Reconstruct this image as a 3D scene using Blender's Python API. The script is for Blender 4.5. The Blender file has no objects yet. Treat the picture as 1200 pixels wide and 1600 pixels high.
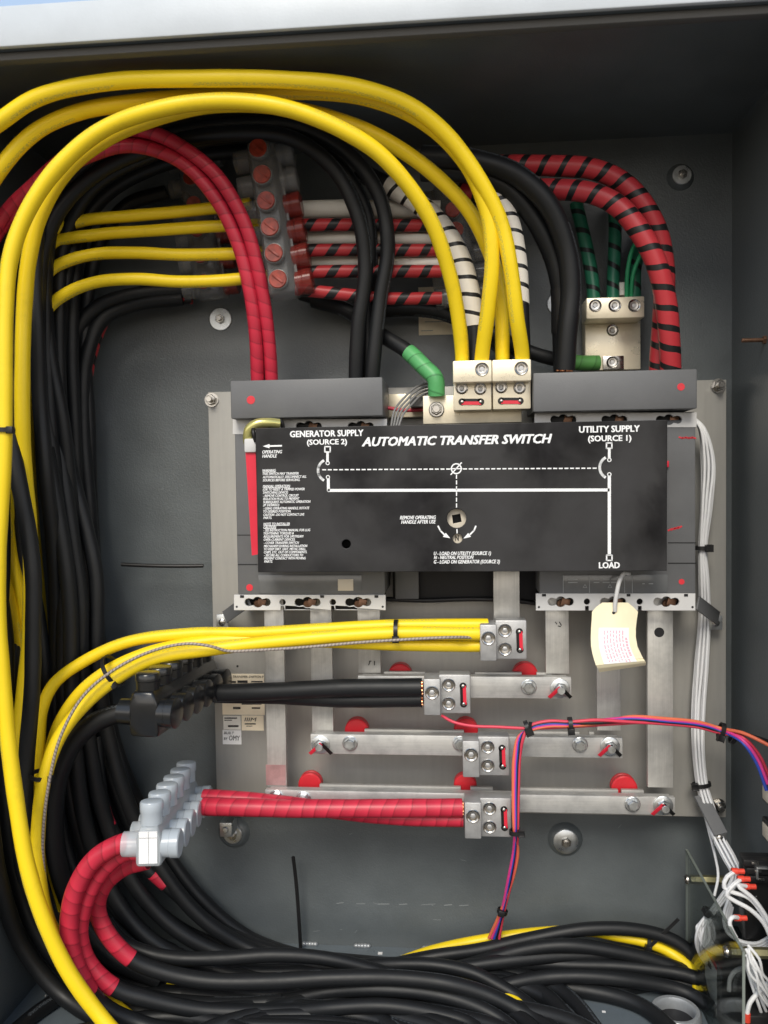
import bpy, bmesh, math, random
from mathutils import Vector, Matrix
random.seed(7)
scene = bpy.context.scene
COL = scene.collection

# ------------------------------------------------------------------ camera
FPX = 1292.0                                     # focal length in pixels of the 1200 x 1600 photograph
_X = Vector((14600, -158, -1292)).normalized()   # the cabinet's width axis seen from the camera
_D = Vector((640, 35130, 1292)); _D = (_D - _X * _D.dot(_X)).normalized()
_Y = _X.cross(_D); _Z = -_D
CAM = Vector((0, -1.0, 1.4))
def to_world(v): return Vector((v.dot(_X), v.dot(_Y), v.dot(_Z)))
cam_data = bpy.data.cameras.new('camera'); cam = bpy.data.objects.new('camera', cam_data); COL.objects.link(cam)
r_, u_, b_ = to_world(Vector((1, 0, 0))), to_world(Vector((0, -1, 0))), to_world(Vector((0, 0, -1)))
cam.matrix_world = Matrix(((r_.x, u_.x, b_.x, CAM.x), (r_.y, u_.y, b_.y, CAM.y), (r_.z, u_.z, b_.z, CAM.z), (0, 0, 0, 1)))
cam_data.sensor_fit = 'VERTICAL'; cam_data.sensor_height = 24; cam_data.lens = 24 * FPX / 1600
cam_data.clip_start = 0.02; cam_data.clip_end = 500
cam_data.dof.use_dof = True; cam_data.dof.focus_distance = 0.885; cam_data.dof.aperture_fstop = 3.2
scene.camera = cam

# ------------------------------------------------------------------ light
SUN_EL, SUN_AZ = math.radians(41), math.radians(-6)     # high in front of the open cabinet, a little to its left
world = bpy.data.worlds.new('World'); scene.world = world; world.use_nodes = True
wt = world.node_tree; wt.nodes.clear()
def wn(t, **k):
    n = wt.nodes.new(t)
    for a, b in k.items(): setattr(n, a, b)
    return n
sky = wn('ShaderNodeTexSky', sky_type='NISHITA'); sky.sun_disc = False
sky.sun_elevation = SUN_EL; sky.sun_rotation = math.pi + SUN_AZ * -1
sky.air_density = 1.0; sky.dust_density = 2.0
bg_sky = wn('ShaderNodeBackground'); bg_sky.inputs['Strength'].default_value = 0.09
bg_gnd = wn('ShaderNodeBackground'); bg_gnd.inputs['Strength'].default_value = 0.26
tc = wn('ShaderNodeTexCoord'); sx = wn('ShaderNodeSeparateXYZ'); mr = wn('ShaderNodeMapRange')
mr.inputs['From Min'].default_value = -0.03; mr.inputs['From Max'].default_value = 0.05
mixw = wn('ShaderNodeMixShader'); outw = wn('ShaderNodeOutputWorld')
wt.links.new(tc.outputs['Generated'], sx.inputs[0]); wt.links.new(sx.outputs['Z'], mr.inputs['Value'])
cloud = wn('ShaderNodeMix'); cloud.data_type = 'RGBA'; cloud.inputs['Factor'].default_value = 0.6; cloud.inputs[7].default_value = (6.6, 8.6, 11.4, 1)   # bright thin cloud over the sky
gr = wn('ShaderNodeValToRGB')                    # sunlit ground far off, cool grey ground nearby brightened to lift the top panel
gr.color_ramp.elements[0].position = 0.30; gr.color_ramp.elements[0].color = (.80, .84, .90, 1)
gr.color_ramp.elements[1].position = 0.72; gr.color_ramp.elements[1].color = (1.0, .83, .58, 1)
gm = wn('ShaderNodeMapRange'); gm.inputs['From Min'].default_value = -1; gm.inputs['From Max'].default_value = 0.12
wt.links.new(sx.outputs['Z'], gm.inputs['Value']); wt.links.new(gm.outputs[0], gr.inputs[0]); wt.links.new(gr.outputs[0], bg_gnd.inputs['Color'])
wt.links.new(sky.outputs[0], cloud.inputs[6]); wt.links.new(cloud.outputs[2], bg_sky.inputs['Color'])
wt.links.new(mr.outputs[0], mixw.inputs[0]); wt.links.new(bg_gnd.outputs[0], mixw.inputs[1]); wt.links.new(bg_sky.outputs[0], mixw.inputs[2])
band = wn('ShaderNodeValToRGB')                  # sunlit surroundings low above the horizon
be = band.color_ramp.elements; be[0].position = .5; be[0].color = (0, 0, 0, 1); be[1].position = .525; be[1].color = (1, .80, .54, 1)
x_ = be.new(.60); x_.color = (.9, .70, .46, 1); x_ = be.new(.68); x_.color = (0, 0, 0, 1)
bm2 = wn('ShaderNodeMapRange'); bm2.inputs['From Min'].default_value = -1
wt.links.new(sx.outputs['Z'], bm2.inputs['Value']); wt.links.new(bm2.outputs[0], band.inputs[0])
bg_band = wn('ShaderNodeBackground'); bg_band.inputs['Strength'].default_value = 1.15; addw = wn('ShaderNodeAddShader')
wt.links.new(band.outputs[0], bg_band.inputs['Color']); wt.links.new(mixw.outputs[0], addw.inputs[0]); wt.links.new(bg_band.outputs[0], addw.inputs[1])
wt.links.new(addw.outputs[0], outw.inputs[0])
sun_d = bpy.data.lights.new('sun', 'SUN'); sun_d.energy = 2.1; sun_d.angle = math.radians(24); sun_d.color = (1, 0.93, 0.80)
sun = bpy.data.objects.new('sun', sun_d); COL.objects.link(sun)
sdir = Vector((math.sin(SUN_AZ) * math.cos(SUN_EL), -math.cos(SUN_AZ) * math.cos(SUN_EL), math.sin(SUN_EL)))
sun.rotation_euler = sdir.to_track_quat('Z', 'Y').to_euler(); sun.location = (0, -3, 4)
scene.view_settings.view_transform = 'Standard'; scene.view_settings.look = 'None'
scene.view_settings.exposure = 0.33; scene.view_settings.gamma = 1
scene.cycles.max_bounces = 8; scene.cycles.transparent_max_bounces = 16; scene.cycles.use_denoising = True

# ------------------------------------------------------------------ helpers
def U(px, py, h):
    """the point that stands h metres in front of the cabinet's back wall on the sight line of one photo pixel"""
    d = to_world(Vector(((px - 600) / FPX, (py - 800) / FPX, 1)))
    return CAM + d * ((1 - h) / d.y)
def ppm(h): return (1 - h) / FPX                 # metres per photo pixel at depth h
NEGY = Vector((0, -1, 0)); AX = Vector((1, 0, 0)); AZ = Vector((0, 0, 1))
ROOT = {}                                        # world position of every part's thing
def tag(o, label, cat, group=None, kind=None):
    if label: o['label'] = label
    if cat: o['category'] = cat
    if group: o['group'] = group
    if kind: o['kind'] = kind
    return o
def thing(name, label, cat, loc, group=None):
    o = bpy.data.objects.new(name, None); o.empty_display_size = 0.01
    COL.objects.link(o); o.location = loc; ROOT[o.name] = Vector(loc)
    return tag(o, label, cat, group)
def frame_of(axis):
    a = Vector(axis).normalized()
    t = AZ if abs(a.z) < 0.9 else AX
    e1 = a.cross(t).normalized(); e2 = a.cross(e1).normalized()
    return a, e1, e2
def link_mesh(me, name, m, parent, origin, smooth=35):
    for p in me.polygons: p.use_smooth = True
    me.set_sharp_from_angle(angle=math.radians(smooth))
    me.materials.clear(); me.materials.append(m)
    me.name = name
    o = bpy.data.objects.new(name, me); COL.objects.link(o)
    if parent:
        o.parent = parent; ROOT[o.name] = ROOT[parent.name]
    else:
        o.location = origin; ROOT[o.name] = Vector(origin)
    return o
class MB:
    def __init__(self): self.bm = bmesh.new()
    def box(self, x0, x1, y0, y1, z0, z1, bev=0.0008, seg=2):
        if x0 > x1: x0, x1 = x1, x0
        if y0 > y1: y0, y1 = y1, y0
        if z0 > z1: z0, z1 = z1, z0
        t = bmesh.new(); bmesh.ops.create_cube(t, size=1)
        for v in t.verts: v.co = Vector(((x0 + x1) / 2 + v.co.x * (x1 - x0), (y0 + y1) / 2 + v.co.y * (y1 - y0), (z0 + z1) / 2 + v.co.z * (z1 - z0)))
        b = min(bev, 0.3 * min(x1 - x0, y1 - y0, z1 - z0))
        if b > 1e-5: bmesh.ops.bevel(t, geom=t.edges[:], offset=b, segments=seg, affect='EDGES', profile=0.5)
        return self._join(t)
    def pbox(self, xa, ya, xb, yb, hf, hb, bev=0.0008):
        """box whose front face covers the photo rectangle at depth hf and that reaches back to hb"""
        a, b, c, d = U(xa, ya, hf), U(xb, ya, hf), U(xa, yb, hf), U(xb, yb, hf)
        return self.box((a.x + c.x) / 2, (b.x + d.x) / 2, -hf, -hb, (c.z + d.z) / 2, (a.z + b.z) / 2, bev)
    def obox(self, c, ax, ay, az, bev=0.0006):
        """oriented box: centre and three half-size vectors"""
        t = bmesh.new(); bmesh.ops.create_cube(t, size=2)
        for v in t.verts: v.co = Vector(c) + Vector(ax) * v.co.x + Vector(ay) * v.co.y + Vector(az) * v.co.z
        b = min(bev, 0.5 * min(Vector(ax).length, Vector(ay).length, Vector(az).length))
        if b > 1e-5: bmesh.ops.bevel(t, geom=t.edges[:], offset=b, segments=2, affect='EDGES', profile=0.5)
        bmesh.ops.recalc_face_normals(t, faces=t.faces[:])
        return self._join(t)
    def _join(self, t):
        me = bpy.data.meshes.new('tmp'); t.to_mesh(me); t.free(); self.bm.from_mesh(me); bpy.data.meshes.remove(me); return self
    def lathe(self, c, axis, prof, n=24, rot=0):
        a, e1, e2 = frame_of(axis); c = Vector(c); rings = []
        for r, t in prof:
            if r < 1e-6: rings.append([self.bm.verts.new(c + a * t)])
            else: rings.append([self.bm.verts.new(c + a * t + (e1 * math.cos(2 * math.pi * k / n + rot) + e2 * math.sin(2 * math.pi * k / n + rot)) * r) for k in range(n)])
        for A, B in zip(rings[:-1], rings[1:]):
            for k in range(n):
                k2 = (k + 1) % n
                f = [A[k % len(A)], A[k2 % len(A)], B[k2 % len(B)], B[k % len(B)]]
                f = [v for i, v in enumerate(f) if v not in f[:i]]
                if len(f) > 2: self.bm.faces.new(f)
        return self
    def cyl(self, c, axis, r, L, n=24, bev=0.0004, rot=0):
        b = min(bev, r * .3, L * .3)
        return self.lathe(c, axis, [(0, 0), (r, 0), (r, L - b), (r - b, L), (0, L)], n, rot)
    def ball(self, c, r, sq=(1, 1, 1)):
        t = bmesh.new(); bmesh.ops.create_uvsphere(t, u_segments=14, v_segments=8, radius=r)
        for v in t.verts: v.co = Vector(c) + Vector((v.co.x * sq[0], v.co.y * sq[1], v.co.z * sq[2]))
        return self._join(t)
    def prism(self, pts, hf, hb):
        """photo outline at depth hf extruded straight back to hb"""
        P = [U(x, y, hf) for x, y in pts]
        A = [self.bm.verts.new(p) for p in P]; B = [self.bm.verts.new((p.x, -hb, p.z)) for p in P]
        self.bm.faces.new(A); self.bm.faces.new(B[::-1])
        n = len(P)
        for k in range(n): self.bm.faces.new([A[k], B[k], B[(k + 1) % n], A[(k + 1) % n]])
        return self
    def stroke(self, pts, wpx, h, t=0.0003):
        """a painted line along photo points, lying on the plane at depth h"""
        for (xa, ya), (xb, yb) in zip(pts[:-1], pts[1:]):
            a, b = U(xa, ya, h), U(xb, yb, h); d = b - a
            if d.length < 1e-6: continue
            n = Vector((-d.z, 0, d.x)).normalized() * (wpx * ppm(h) / 2); e = d.normalized() * (wpx * ppm(h) * 0.25)
            c = (a + b) / 2; self.obox(c + NEGY * t / 2, d / 2 + e, Vector((0, t / 2, 0)), n, 0)
        return self
    def ring(self, px, py, rpx, wpx, h, t=0.0003):
        s = ppm(h); self.lathe(U(px, py, h), NEGY, [((rpx - wpx / 2) * s, 0), ((rpx - wpx / 2) * s, t), ((rpx + wpx / 2) * s, t), ((rpx + wpx / 2) * s, 0)], 28); return self
    def arc(self, px, py, rx, ry, a0, a1, wpx, h, n=14):
        return self.stroke([(px + rx * math.cos(math.radians(a0 + (a1 - a0) * k / n)), py + ry * math.sin(math.radians(a0 + (a1 - a0) * k / n))) for k in range(n + 1)], wpx, h)
    def build(self, name, m, parent=None, label=None, cat=None, group=None, kind=None, smooth=35, recalc=True):
        if recalc: bmesh.ops.recalc_face_normals(self.bm, faces=self.bm.faces[:])
        if parent: org = ROOT[parent.name]
        else:
            co = [v.co for v in self.bm.verts]
            org = Vector(((min(c.x for c in co) + max(c.x for c in co)) / 2, (min(c.y for c in co) + max(c.y for c in co)) / 2, min(c.z for c in co)))
        for v in self.bm.verts: v.co -= org
        me = bpy.data.meshes.new(name); self.bm.to_mesh(me); self.bm.free()
        return tag(link_mesh(me, name, m, parent, org, smooth), label, cat, group, kind)

def sample(P, step=0.004):
    """centripetal Catmull-Rom through world points"""
    P = [Vector(p) for p in P]
    P = [P[0] * 2 - P[1]] + P + [P[-1] * 2 - P[-2]]
    out = []
    for i in range(1, len(P) - 2):
        p0, p1, p2, p3 = P[i - 1:i + 3]
        t0 = 0; t1 = t0 + max((p1 - p0).length, 1e-5) ** .5; t2 = t1 + max((p2 - p1).length, 1e-5) ** .5; t3 = t2 + max((p3 - p2).length, 1e-5) ** .5
        n = max(2, int((p2 - p1).length / step))
        for k in range(n):
            t = t1 + (t2 - t1) * k / n
            a1 = p0 * ((t1 - t) / (t1 - t0)) + p1 * ((t - t0) / (t1 - t0))
            a2 = p1 * ((t2 - t) / (t2 - t1)) + p2 * ((t - t1) / (t2 - t1))
            a3 = p2 * ((t3 - t) / (t3 - t2)) + p3 * ((t - t2) / (t3 - t2))
            b1 = a1 * ((t2 - t) / (t2 - t0)) + a2 * ((t - t0) / (t2 - t0))
            b2 = a2 * ((t3 - t) / (t3 - t1)) + a3 * ((t - t1) / (t3 - t1))
            out.append(b1 * ((t2 - t) / (t2 - t1)) + b2 * ((t - t1) / (t2 - t1)))
    out.append(P[-2]); return out
def tube_mesh(S, r, n=14, rfun=None):
    """tube along sampled world points with a UV map: u once round, v in metres along it"""
    L = [0]
    for a, b in zip(S[:-1], S[1:]): L.append(L[-1] + (b - a).length)
    T = [(S[min(i + 1, len(S) - 1)] - S[max(i - 1, 0)]).normalized() for i in range(len(S))]
    e = frame_of(T[0])[1]; V = []; F = []
    for i, p in enumerate(S):
        e = (e - T[i] * e.dot(T[i])).normalized(); f = T[i].cross(e)
        rr = r if rfun is None else r * rfun(L[i], L[-1])
        V += [p + (e * math.cos(2 * math.pi * k / n) + f * math.sin(2 * math.pi * k / n)) * rr for k in range(n)]
    uv = []
    for i in range(len(S) - 1):
        for k in range(n):
            k2 = (k + 1) % n
            F.append((i * n + k, i * n + k2, (i + 1) * n + k2, (i + 1) * n + k)); uv += [(k / n, L[i]), ((k + 1) / n, L[i]), ((k + 1) / n, L[i + 1]), (k / n, L[i + 1])]
    F.append(tuple(range(n))[::-1]); uv += [(0, 0)] * n
    F.append(tuple((len(S) - 1) * n + k for k in range(n))); uv += [(0, L[-1])] * n
    return V, F, uv
def tube_obj(name, S, r, m, parent=None, n=14, rfun=None):
    V, F, uv = tube_mesh(S, r, n, rfun)
    org = ROOT[parent.name] if parent else Vector((sum(v.x for v in V) / len(V), sum(v.y for v in V) / len(V), min(v.z for v in V)))
    me = bpy.data.meshes.new(name); me.from_pydata([v - org for v in V], [], F)
    l = me.uv_layers.new(name='UVMap')
    for i, c in enumerate(uv): l.data[i].uv = c
    return link_mesh(me, name, m, parent, org, 60)
def cable(label, pts, r, m, group=None, name='power_cable', cat='cable', tapes=(), copper=None, n=14):
    """pts: (photo x, photo y, depth). tapes: (first px, last px, material) child wraps. copper: 0 / -1 end with bare strands"""
    def inside(p):
        x, y, h = p
        while h < .26 and (U(x, y, h).z < ZB + r * .95 or U(x, y, h).x < XL + r): h += .003
        return U(x, y, h)
    S = sample([inside(p) for p in pts])
    def wob(l, L): return 1 + 0.012 * math.sin(l * 61 + len(label)) + 0.008 * math.sin(l * 143)
    o = tube_obj(name, S, r, m, None, n, wob); tag(o, label, cat, group)
    for (a, b, tm) in tapes:
        A, B = U(*a), U(*b)
        ia = min(range(len(S)), key=lambda i: (S[i] - A).length); ib = min(range(len(S)), key=lambda i: (S[i] - B).length)
        if ia > ib: ia, ib = ib, ia
        tube_obj('tape_wrap', S[ia:ib + 1], r * 1.09, tm, o, n)
    if copper is not None:
        e = S[0] if copper == 0 else S[-1]; d = (S[0] - S[1]).normalized() if copper == 0 else (S[-1] - S[-2]).normalized()
        mb = MB(); a, e1, e2 = frame_of(d)
        for k in range(13):
            ang = k * 2.4; q = r * 0.72 * math.sqrt((k + .3) / 13)
            mb.cyl(e - d * .0047 + (e1 * math.cos(ang) + e2 * math.sin(ang)) * q, d, r * .2, 0.0062, 8, .0002)
        mb.build('copper_strands', M['copper'], o)
    return o
def text_mesh(s, shear=0.0, bold=0.0, align='LEFT'):
    c = bpy.data.curves.new('t', 'FONT'); c.body = s; c.size = 1; c.shear = shear; c.offset = bold; c.resolution_u = 2; c.align_x = align
    c.space_line = 1.0
    o = bpy.data.objects.new('t', c); COL.objects.link(o)
    bpy.context.view_layer.update()
    me = bpy.data.meshes.new_from_object(o.evaluated_get(bpy.context.evaluated_depsgraph_get()))
    bpy.data.objects.remove(o); bpy.data.curves.remove(c); return me
def text_on(mb, s, x0, x1, ytop, ybase, h, shear=0.0, bold=0.0, t=0.0004):
    """lettering whose capitals fill the photo rectangle on the plane at depth h; bold thickens the strokes"""
    me = text_mesh(s, shear)
    co = [v.co for v in me.vertices]
    if not co: return
    ax, bx = min(c.x for c in co), max(c.x for c in co)
    cy = (ytop + ybase) / 2
    A, B = U(x0, cy, h), U(x1, cy, h); hh = (ybase - ytop) * ppm(h); z0 = (A.z + B.z) / 2 - hh / 2
    k = 0
    for dx, dz in (((0, 0),) if not bold else ((-1, -.6), (1, .6), (-1, .6), (1, -.6))):
        tt = t + k * .00006; k += 1
        V = [mb.bm.verts.new((A.x + (c.x - ax) / (bx - ax) * (B.x - A.x) + dx * bold * hh, -h - tt, z0 + c.y / .69 * hh + dz * bold * hh)) for c in co]
        for p in me.polygons:
            try: mb.bm.faces.new([V[i] for i in p.vertices])
            except ValueError: pass
    bpy.data.meshes.remove(me)
def sheet(name, outline, holes, hf, thick, m, parent, bev=0.0004):
    """a flat plate facing the camera side, outline and holes as photo points at depth hf (real openings)"""
    c = bpy.data.curves.new('s', 'CURVE'); c.dimensions = '2D'; c.fill_mode = 'BOTH'; c.extrude = max(thick / 2 - bev, 1e-5); c.bevel_depth = bev; c.bevel_resolution = 1
    for loop in [outline] + holes:
        sp = c.splines.new('POLY'); P = [U(x, y, hf) for x, y in loop]; sp.points.add(len(P) - 1); sp.use_cyclic_u = True
        for q, p in zip(sp.points, P): q.co = (p.x, p.z, 0, 1)
    o = bpy.data.objects.new('s', c); COL.objects.link(o); bpy.context.view_layer.update()
    me = bpy.data.meshes.new_from_object(o.evaluated_get(bpy.context.evaluated_depsgraph_get()))
    bpy.data.objects.remove(o); bpy.data.curves.remove(c)
    org = ROOT[parent.name]
    for v in me.vertices: v.co = Vector((v.co.x, -hf + thick / 2 - v.co.z, v.co.y)) - org
    return link_mesh(me, name, m, parent, org, 30)
def circ(x, y, r, n=20): return [(x + r * math.cos(2 * math.pi * k / n), y + r * math.sin(2 * math.pi * k / n)) for k in range(n)]
def slot(xa, xb, y, r, n=8):
    return [(xb + r * math.sin(math.pi * k / n), y - r * math.cos(math.pi * k / n)) for k in range(n + 1)] + [(xa - r * math.sin(math.pi * k / n), y + r * math.cos(math.pi * k / n)) for k in range(n + 1)]
def keyhole(x, y):
    """three-lobed opening of the terminal strips"""
    pts = []
    for k in range(40):
        a = 2 * math.pi * k / 40; cx, sy = math.cos(a), math.sin(a)
        best = 0
        for ox, rr in ((-14, 7.0), (0, 9.0), (14, 7.0)):
            b = ox * cx; dsc = b * b - ox * ox + rr * rr
            if dsc > 0: best = max(best, b + math.sqrt(dsc))
        pts.append((x + cx * best, y + sy * best))
    return pts

# ------------------------------------------------------------------ materials
M = {}
def mat(key, col, rough=0.5, metal=0.0, var=0.0, vscale=60, bump=0.0, bscale=400, rvar=0.0, coat=0.0, spec=0.5, trans=0.0, ior=1.45, alpha=1.0, build=None):
    m = bpy.data.materials.new(key); m.use_nodes = True; nt = m.node_tree; b = nt.nodes['Principled BSDF']
    b.inputs['Base Color'].default_value = (*col, 1); b.inputs['Roughness'].default_value = rough; b.inputs['Metallic'].default_value = metal
    b.inputs['Specular IOR Level'].default_value = spec; b.inputs['Coat Weight'].default_value = coat; b.inputs['Transmission Weight'].default_value = trans
    b.inputs['IOR'].default_value = ior; b.inputs['Alpha'].default_value = alpha
    N = lambda t: nt.nodes.new(t)
    co = N('ShaderNodeTexCoord')
    if var or rvar:
        no = N('ShaderNodeTexNoise'); no.inputs['Scale'].default_value = vscale; no.inputs['Detail'].default_value = 6; no.inputs['Roughness'].default_value = .62
        nt.links.new(co.outputs['Object'], no.inputs['Vector'])
    if var:
        ra = N('ShaderNodeMapRange'); ra.inputs['From Min'].default_value = .3; ra.inputs['From Max'].default_value = .7; ra.inputs['To Min'].default_value = 1 - var; ra.inputs['To Max'].default_value = 1 + var
        nt.links.new(no.outputs['Fac'], ra.inputs['Value'])
        mx = N('ShaderNodeMix'); mx.data_type = 'RGBA'; mx.blend_type = 'MULTIPLY'; mx.inputs['Factor'].default_value = 1; mx.inputs[6].default_value = (*col, 1)
        nt.links.new(ra.outputs[0], mx.inputs[7]); nt.links.new(mx.outputs[2], b.inputs['Base Color'])
    if rvar:
        rr = N('ShaderNodeMapRange'); rr.inputs['From Min'].default_value = .3; rr.inputs['From Max'].default_value = .7; rr.inputs['To Min'].default_value = max(.03, rough - rvar); rr.inputs['To Max'].default_value = min(1, rough + rvar)
        nt.links.new(no.outputs['Fac'], rr.inputs['Value']); nt.links.new(rr.outputs[0], b.inputs['Roughness'])
    if bump:
        nb = N('ShaderNodeTexNoise'); nb.inputs['Scale'].default_value = bscale; nb.inputs['Detail'].default_value = 3
        bu = N('ShaderNodeBump'); bu.inputs['Strength'].default_value = bump; bu.inputs['Distance'].default_value = .001
        nt.links.new(co.outputs['Object'], nb.inputs['Vector']); nt.links.new(nb.outputs['Fac'], bu.inputs['Height']); nt.links.new(bu.outputs[0], b.inputs['Normal'])
    if build: build(nt, b, co)
    M[key] = m; return m
def mth(nt, op, a, b=None):
    n = nt.nodes.new('ShaderNodeMath'); n.operation = op
    for i, v in enumerate((a, b)):
        if v is None: continue
        if isinstance(v, (int, float)): n.inputs[i].default_value = v
        else: nt.links.new(v, n.inputs[i])
    return n.outputs[0]
def spiral(colA, colB, pitch, duty, soft=0.0, jitter=0.08):
    """tape wound helically round a cable: a band of colB shows between the turns of colA"""
    def f(nt, b, co):
        s = nt.nodes.new('ShaderNodeSeparateXYZ'); nt.links.new(co.outputs['UV'], s.inputs[0])
        no = nt.nodes.new('ShaderNodeTexNoise'); no.inputs['Scale'].default_value = 22; nt.links.new(co.outputs['Object'], no.inputs['Vector'])
        v = mth(nt, 'ADD', mth(nt, 'MULTIPLY', s.outputs['Y'], 1 / pitch), s.outputs['X'])
        v = mth(nt, 'ADD', v, mth(nt, 'MULTIPLY', no.outputs['Fac'], jitter * 5.5))
        fr = mth(nt, 'FRACT', v)
        cr = nt.nodes.new('ShaderNodeValToRGB'); e = cr.color_ramp.elements
        e[0].position = 0; e[0].color = (*[c * (1 - soft) for c in colA], 1)
        e[1].position = max(duty - .015, .01) if duty < 1 else .86; e[1].color = (*colA, 1)
        if duty < 1:
            x = e.new(duty); x.color = (*colB, 1); y = e.new(.99); y.color = (*colB, 1)
        else:
            x = e.new(.97); x.color = (*[c * .5 for c in colA], 1)
        nt.links.new(fr, cr.inputs[0]); nt.links.new(cr.outputs[0], b.inputs['Base Color'])
        bu = nt.nodes.new('ShaderNodeBump'); bu.inputs['Strength'].default_value = .35 if duty >= 1 else .6; bu.inputs['Distance'].default_value = .0006
        nt.links.new(fr if duty >= 1 else mth(nt, 'LESS_THAN', fr, duty), bu.inputs['Height']); nt.links.new(bu.outputs[0], b.inputs['Normal'])
    return f
def jacket(col, mark, dirt=.5):
    """cable insulation: faint printed legend along one side, scuffs"""
    def f(nt, b, co):
        s = nt.nodes.new('ShaderNodeSeparateXYZ'); nt.links.new(co.outputs['UV'], s.inputs[0])
        line = mth(nt, 'LESS_THAN', mth(nt, 'ABSOLUTE', mth(nt, 'SUBTRACT', mth(nt, 'FRACT', mth(nt, 'MULTIPLY', s.outputs['X'], 2)), .35)), .07)
        cb = nt.nodes.new('ShaderNodeCombineXYZ'); nt.links.new(mth(nt, 'MULTIPLY', s.outputs['Y'], 420), cb.inputs[1]); nt.links.new(mth(nt, 'MULTIPLY', s.outputs['X'], 70), cb.inputs[0])
        no = nt.nodes.new('ShaderNodeTexNoise'); no.inputs['Scale'].default_value = 1; no.inputs['Detail'].default_value = 1; nt.links.new(cb.outputs[0], no.inputs['Vector'])
        seg = nt.nodes.new('ShaderNodeTexNoise'); seg.inputs['Scale'].default_value = 9; nt.links.new(co.outputs['Object'], seg.inputs['Vector'])
        mk = mth(nt, 'MULTIPLY', mth(nt, 'MULTIPLY', line, mth(nt, 'GREATER_THAN', no.outputs['Fac'], .5)), mth(nt, 'GREATER_THAN', seg.outputs['Fac'], .5))
        sc = nt.nodes.new('ShaderNodeTexNoise'); sc.inputs['Scale'].default_value = 35; sc.inputs['Detail'].default_value = 8; sc.inputs['Roughness'].default_value = .7; nt.links.new(co.outputs['Object'], sc.inputs['Vector'])
        mr2 = nt.nodes.new('ShaderNodeMapRange'); mr2.inputs['From Min'].default_value = .55; mr2.inputs['From Max'].default_value = .85; mr2.inputs['To Max'].default_value = dirt; nt.links.new(sc.outputs['Fac'], mr2.inputs['Value'])
        m1 = nt.nodes.new('ShaderNodeMix'); m1.data_type = 'RGBA'; m1.inputs[6].default_value = (*col, 1); m1.inputs[7].default_value = (*[c * .55 for c in col], 1); nt.links.new(mr2.outputs[0], m1.inputs['Factor'])
        m2 = nt.nodes.new('ShaderNodeMix'); m2.data_type = 'RGBA'; nt.links.new(m1.outputs[2], m2.inputs[6]); m2.inputs[7].default_value = (*mark, 1); nt.links.new(mth(nt, 'MULTIPLY', mk, .55), m2.inputs['Factor'])
        nt.links.new(m2.outputs[2], b.inputs['Base Color'])
        mr3 = nt.nodes.new('ShaderNodeMapRange'); mr3.inputs['To Min'].default_value = b.inputs['Roughness'].default_value - .12; mr3.inputs['To Max'].default_value = b.inputs['Roughness'].default_value + .14; nt.links.new(sc.outputs['Fac'], mr3.inputs['Value']); nt.links.new(mr3.outputs[0], b.inputs['Roughness'])
    return f
def brushed(col, stain=(.2, .19, .17), amount=.5, sx=8, sz=160, streak=.3):
    """rolled metal bar: fine streaks and dull handling stains"""
    def f(nt, b, co):
        mp = nt.nodes.new('ShaderNodeMapping'); mp.inputs['Scale'].default_value = (sx, 40, sz); nt.links.new(co.outputs['Object'], mp.inputs[0])
        n1 = nt.nodes.new('ShaderNodeTexNoise'); n1.inputs['Scale'].default_value = 3; n1.inputs['Detail'].default_value = 5; nt.links.new(mp.outputs[0], n1.inputs['Vector'])
        n2 = nt.nodes.new('ShaderNodeTexNoise'); n2.inputs['Scale'].default_value = 26; n2.inputs['Detail'].default_value = 7; n2.inputs['Roughness'].default_value = .65; nt.links.new(co.outputs['Object'], n2.inputs['Vector'])
        r1 = nt.nodes.new('ShaderNodeMapRange'); r1.inputs['From Min'].default_value = .45; r1.inputs['From Max'].default_value = .75; r1.inputs['To Max'].default_value = amount; nt.links.new(n2.outputs['Fac'], r1.inputs['Value'])
        m1 = nt.nodes.new('ShaderNodeMix'); m1.data_type = 'RGBA'; m1.inputs[6].default_value = (*col, 1); m1.inputs[7].default_value = (*stain, 1); nt.links.new(r1.outputs[0], m1.inputs['Factor'])
        m2 = nt.nodes.new('ShaderNodeMix'); m2.data_type = 'RGBA'; m2.blend_type = 'MULTIPLY'; m2.inputs['Factor'].default_value = streak; nt.links.new(m1.outputs[2], m2.inputs[6]); nt.links.new(n1.outputs['Fac'], m2.inputs[7]); nt.links.new(m2.outputs[2], b.inputs['Base Color'])
        r2 = nt.nodes.new('ShaderNodeMapRange'); r2.inputs['To Min'].default_value = .25; r2.inputs['To Max'].default_value = .6; nt.links.new(n2.outputs['Fac'], r2.inputs['Value']); nt.links.new(r2.outputs[0], b.inputs['Roughness'])
        bu = nt.nodes.new('ShaderNodeBump'); bu.inputs['Strength'].default_value = .12; bu.inputs['Distance'].default_value = .0005; nt.links.new(n1.outputs['Fac'], bu.inputs['Height']); nt.links.new(bu.outputs[0], b.inputs['Normal'])
    return f
def smudge(nt, b, co):
    """hand smears that change how much the black cover shines"""
    no = nt.nodes.new('ShaderNodeTexNoise'); no.inputs['Scale'].default_value = 10; no.inputs['Detail'].default_value = 4; no.inputs['Distortion'].default_value = .6; nt.links.new(co.outputs['Object'], no.inputs['Vector'])
    mr2 = nt.nodes.new('ShaderNodeMapRange'); mr2.inputs['From Min'].default_value = .40; mr2.inputs['From Max'].default_value = .58; mr2.inputs['To Min'].default_value = .12; mr2.inputs['To Max'].default_value = .52
    nt.links.new(no.outputs['Fac'], mr2.inputs['Value']); nt.links.new(mr2.outputs[0], b.inputs['Specular IOR Level'])
mat('paint', (.098, .112, .119), .36, var=.12, vscale=14, bump=.34, bscale=560, rvar=.07, spec=.75)
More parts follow.
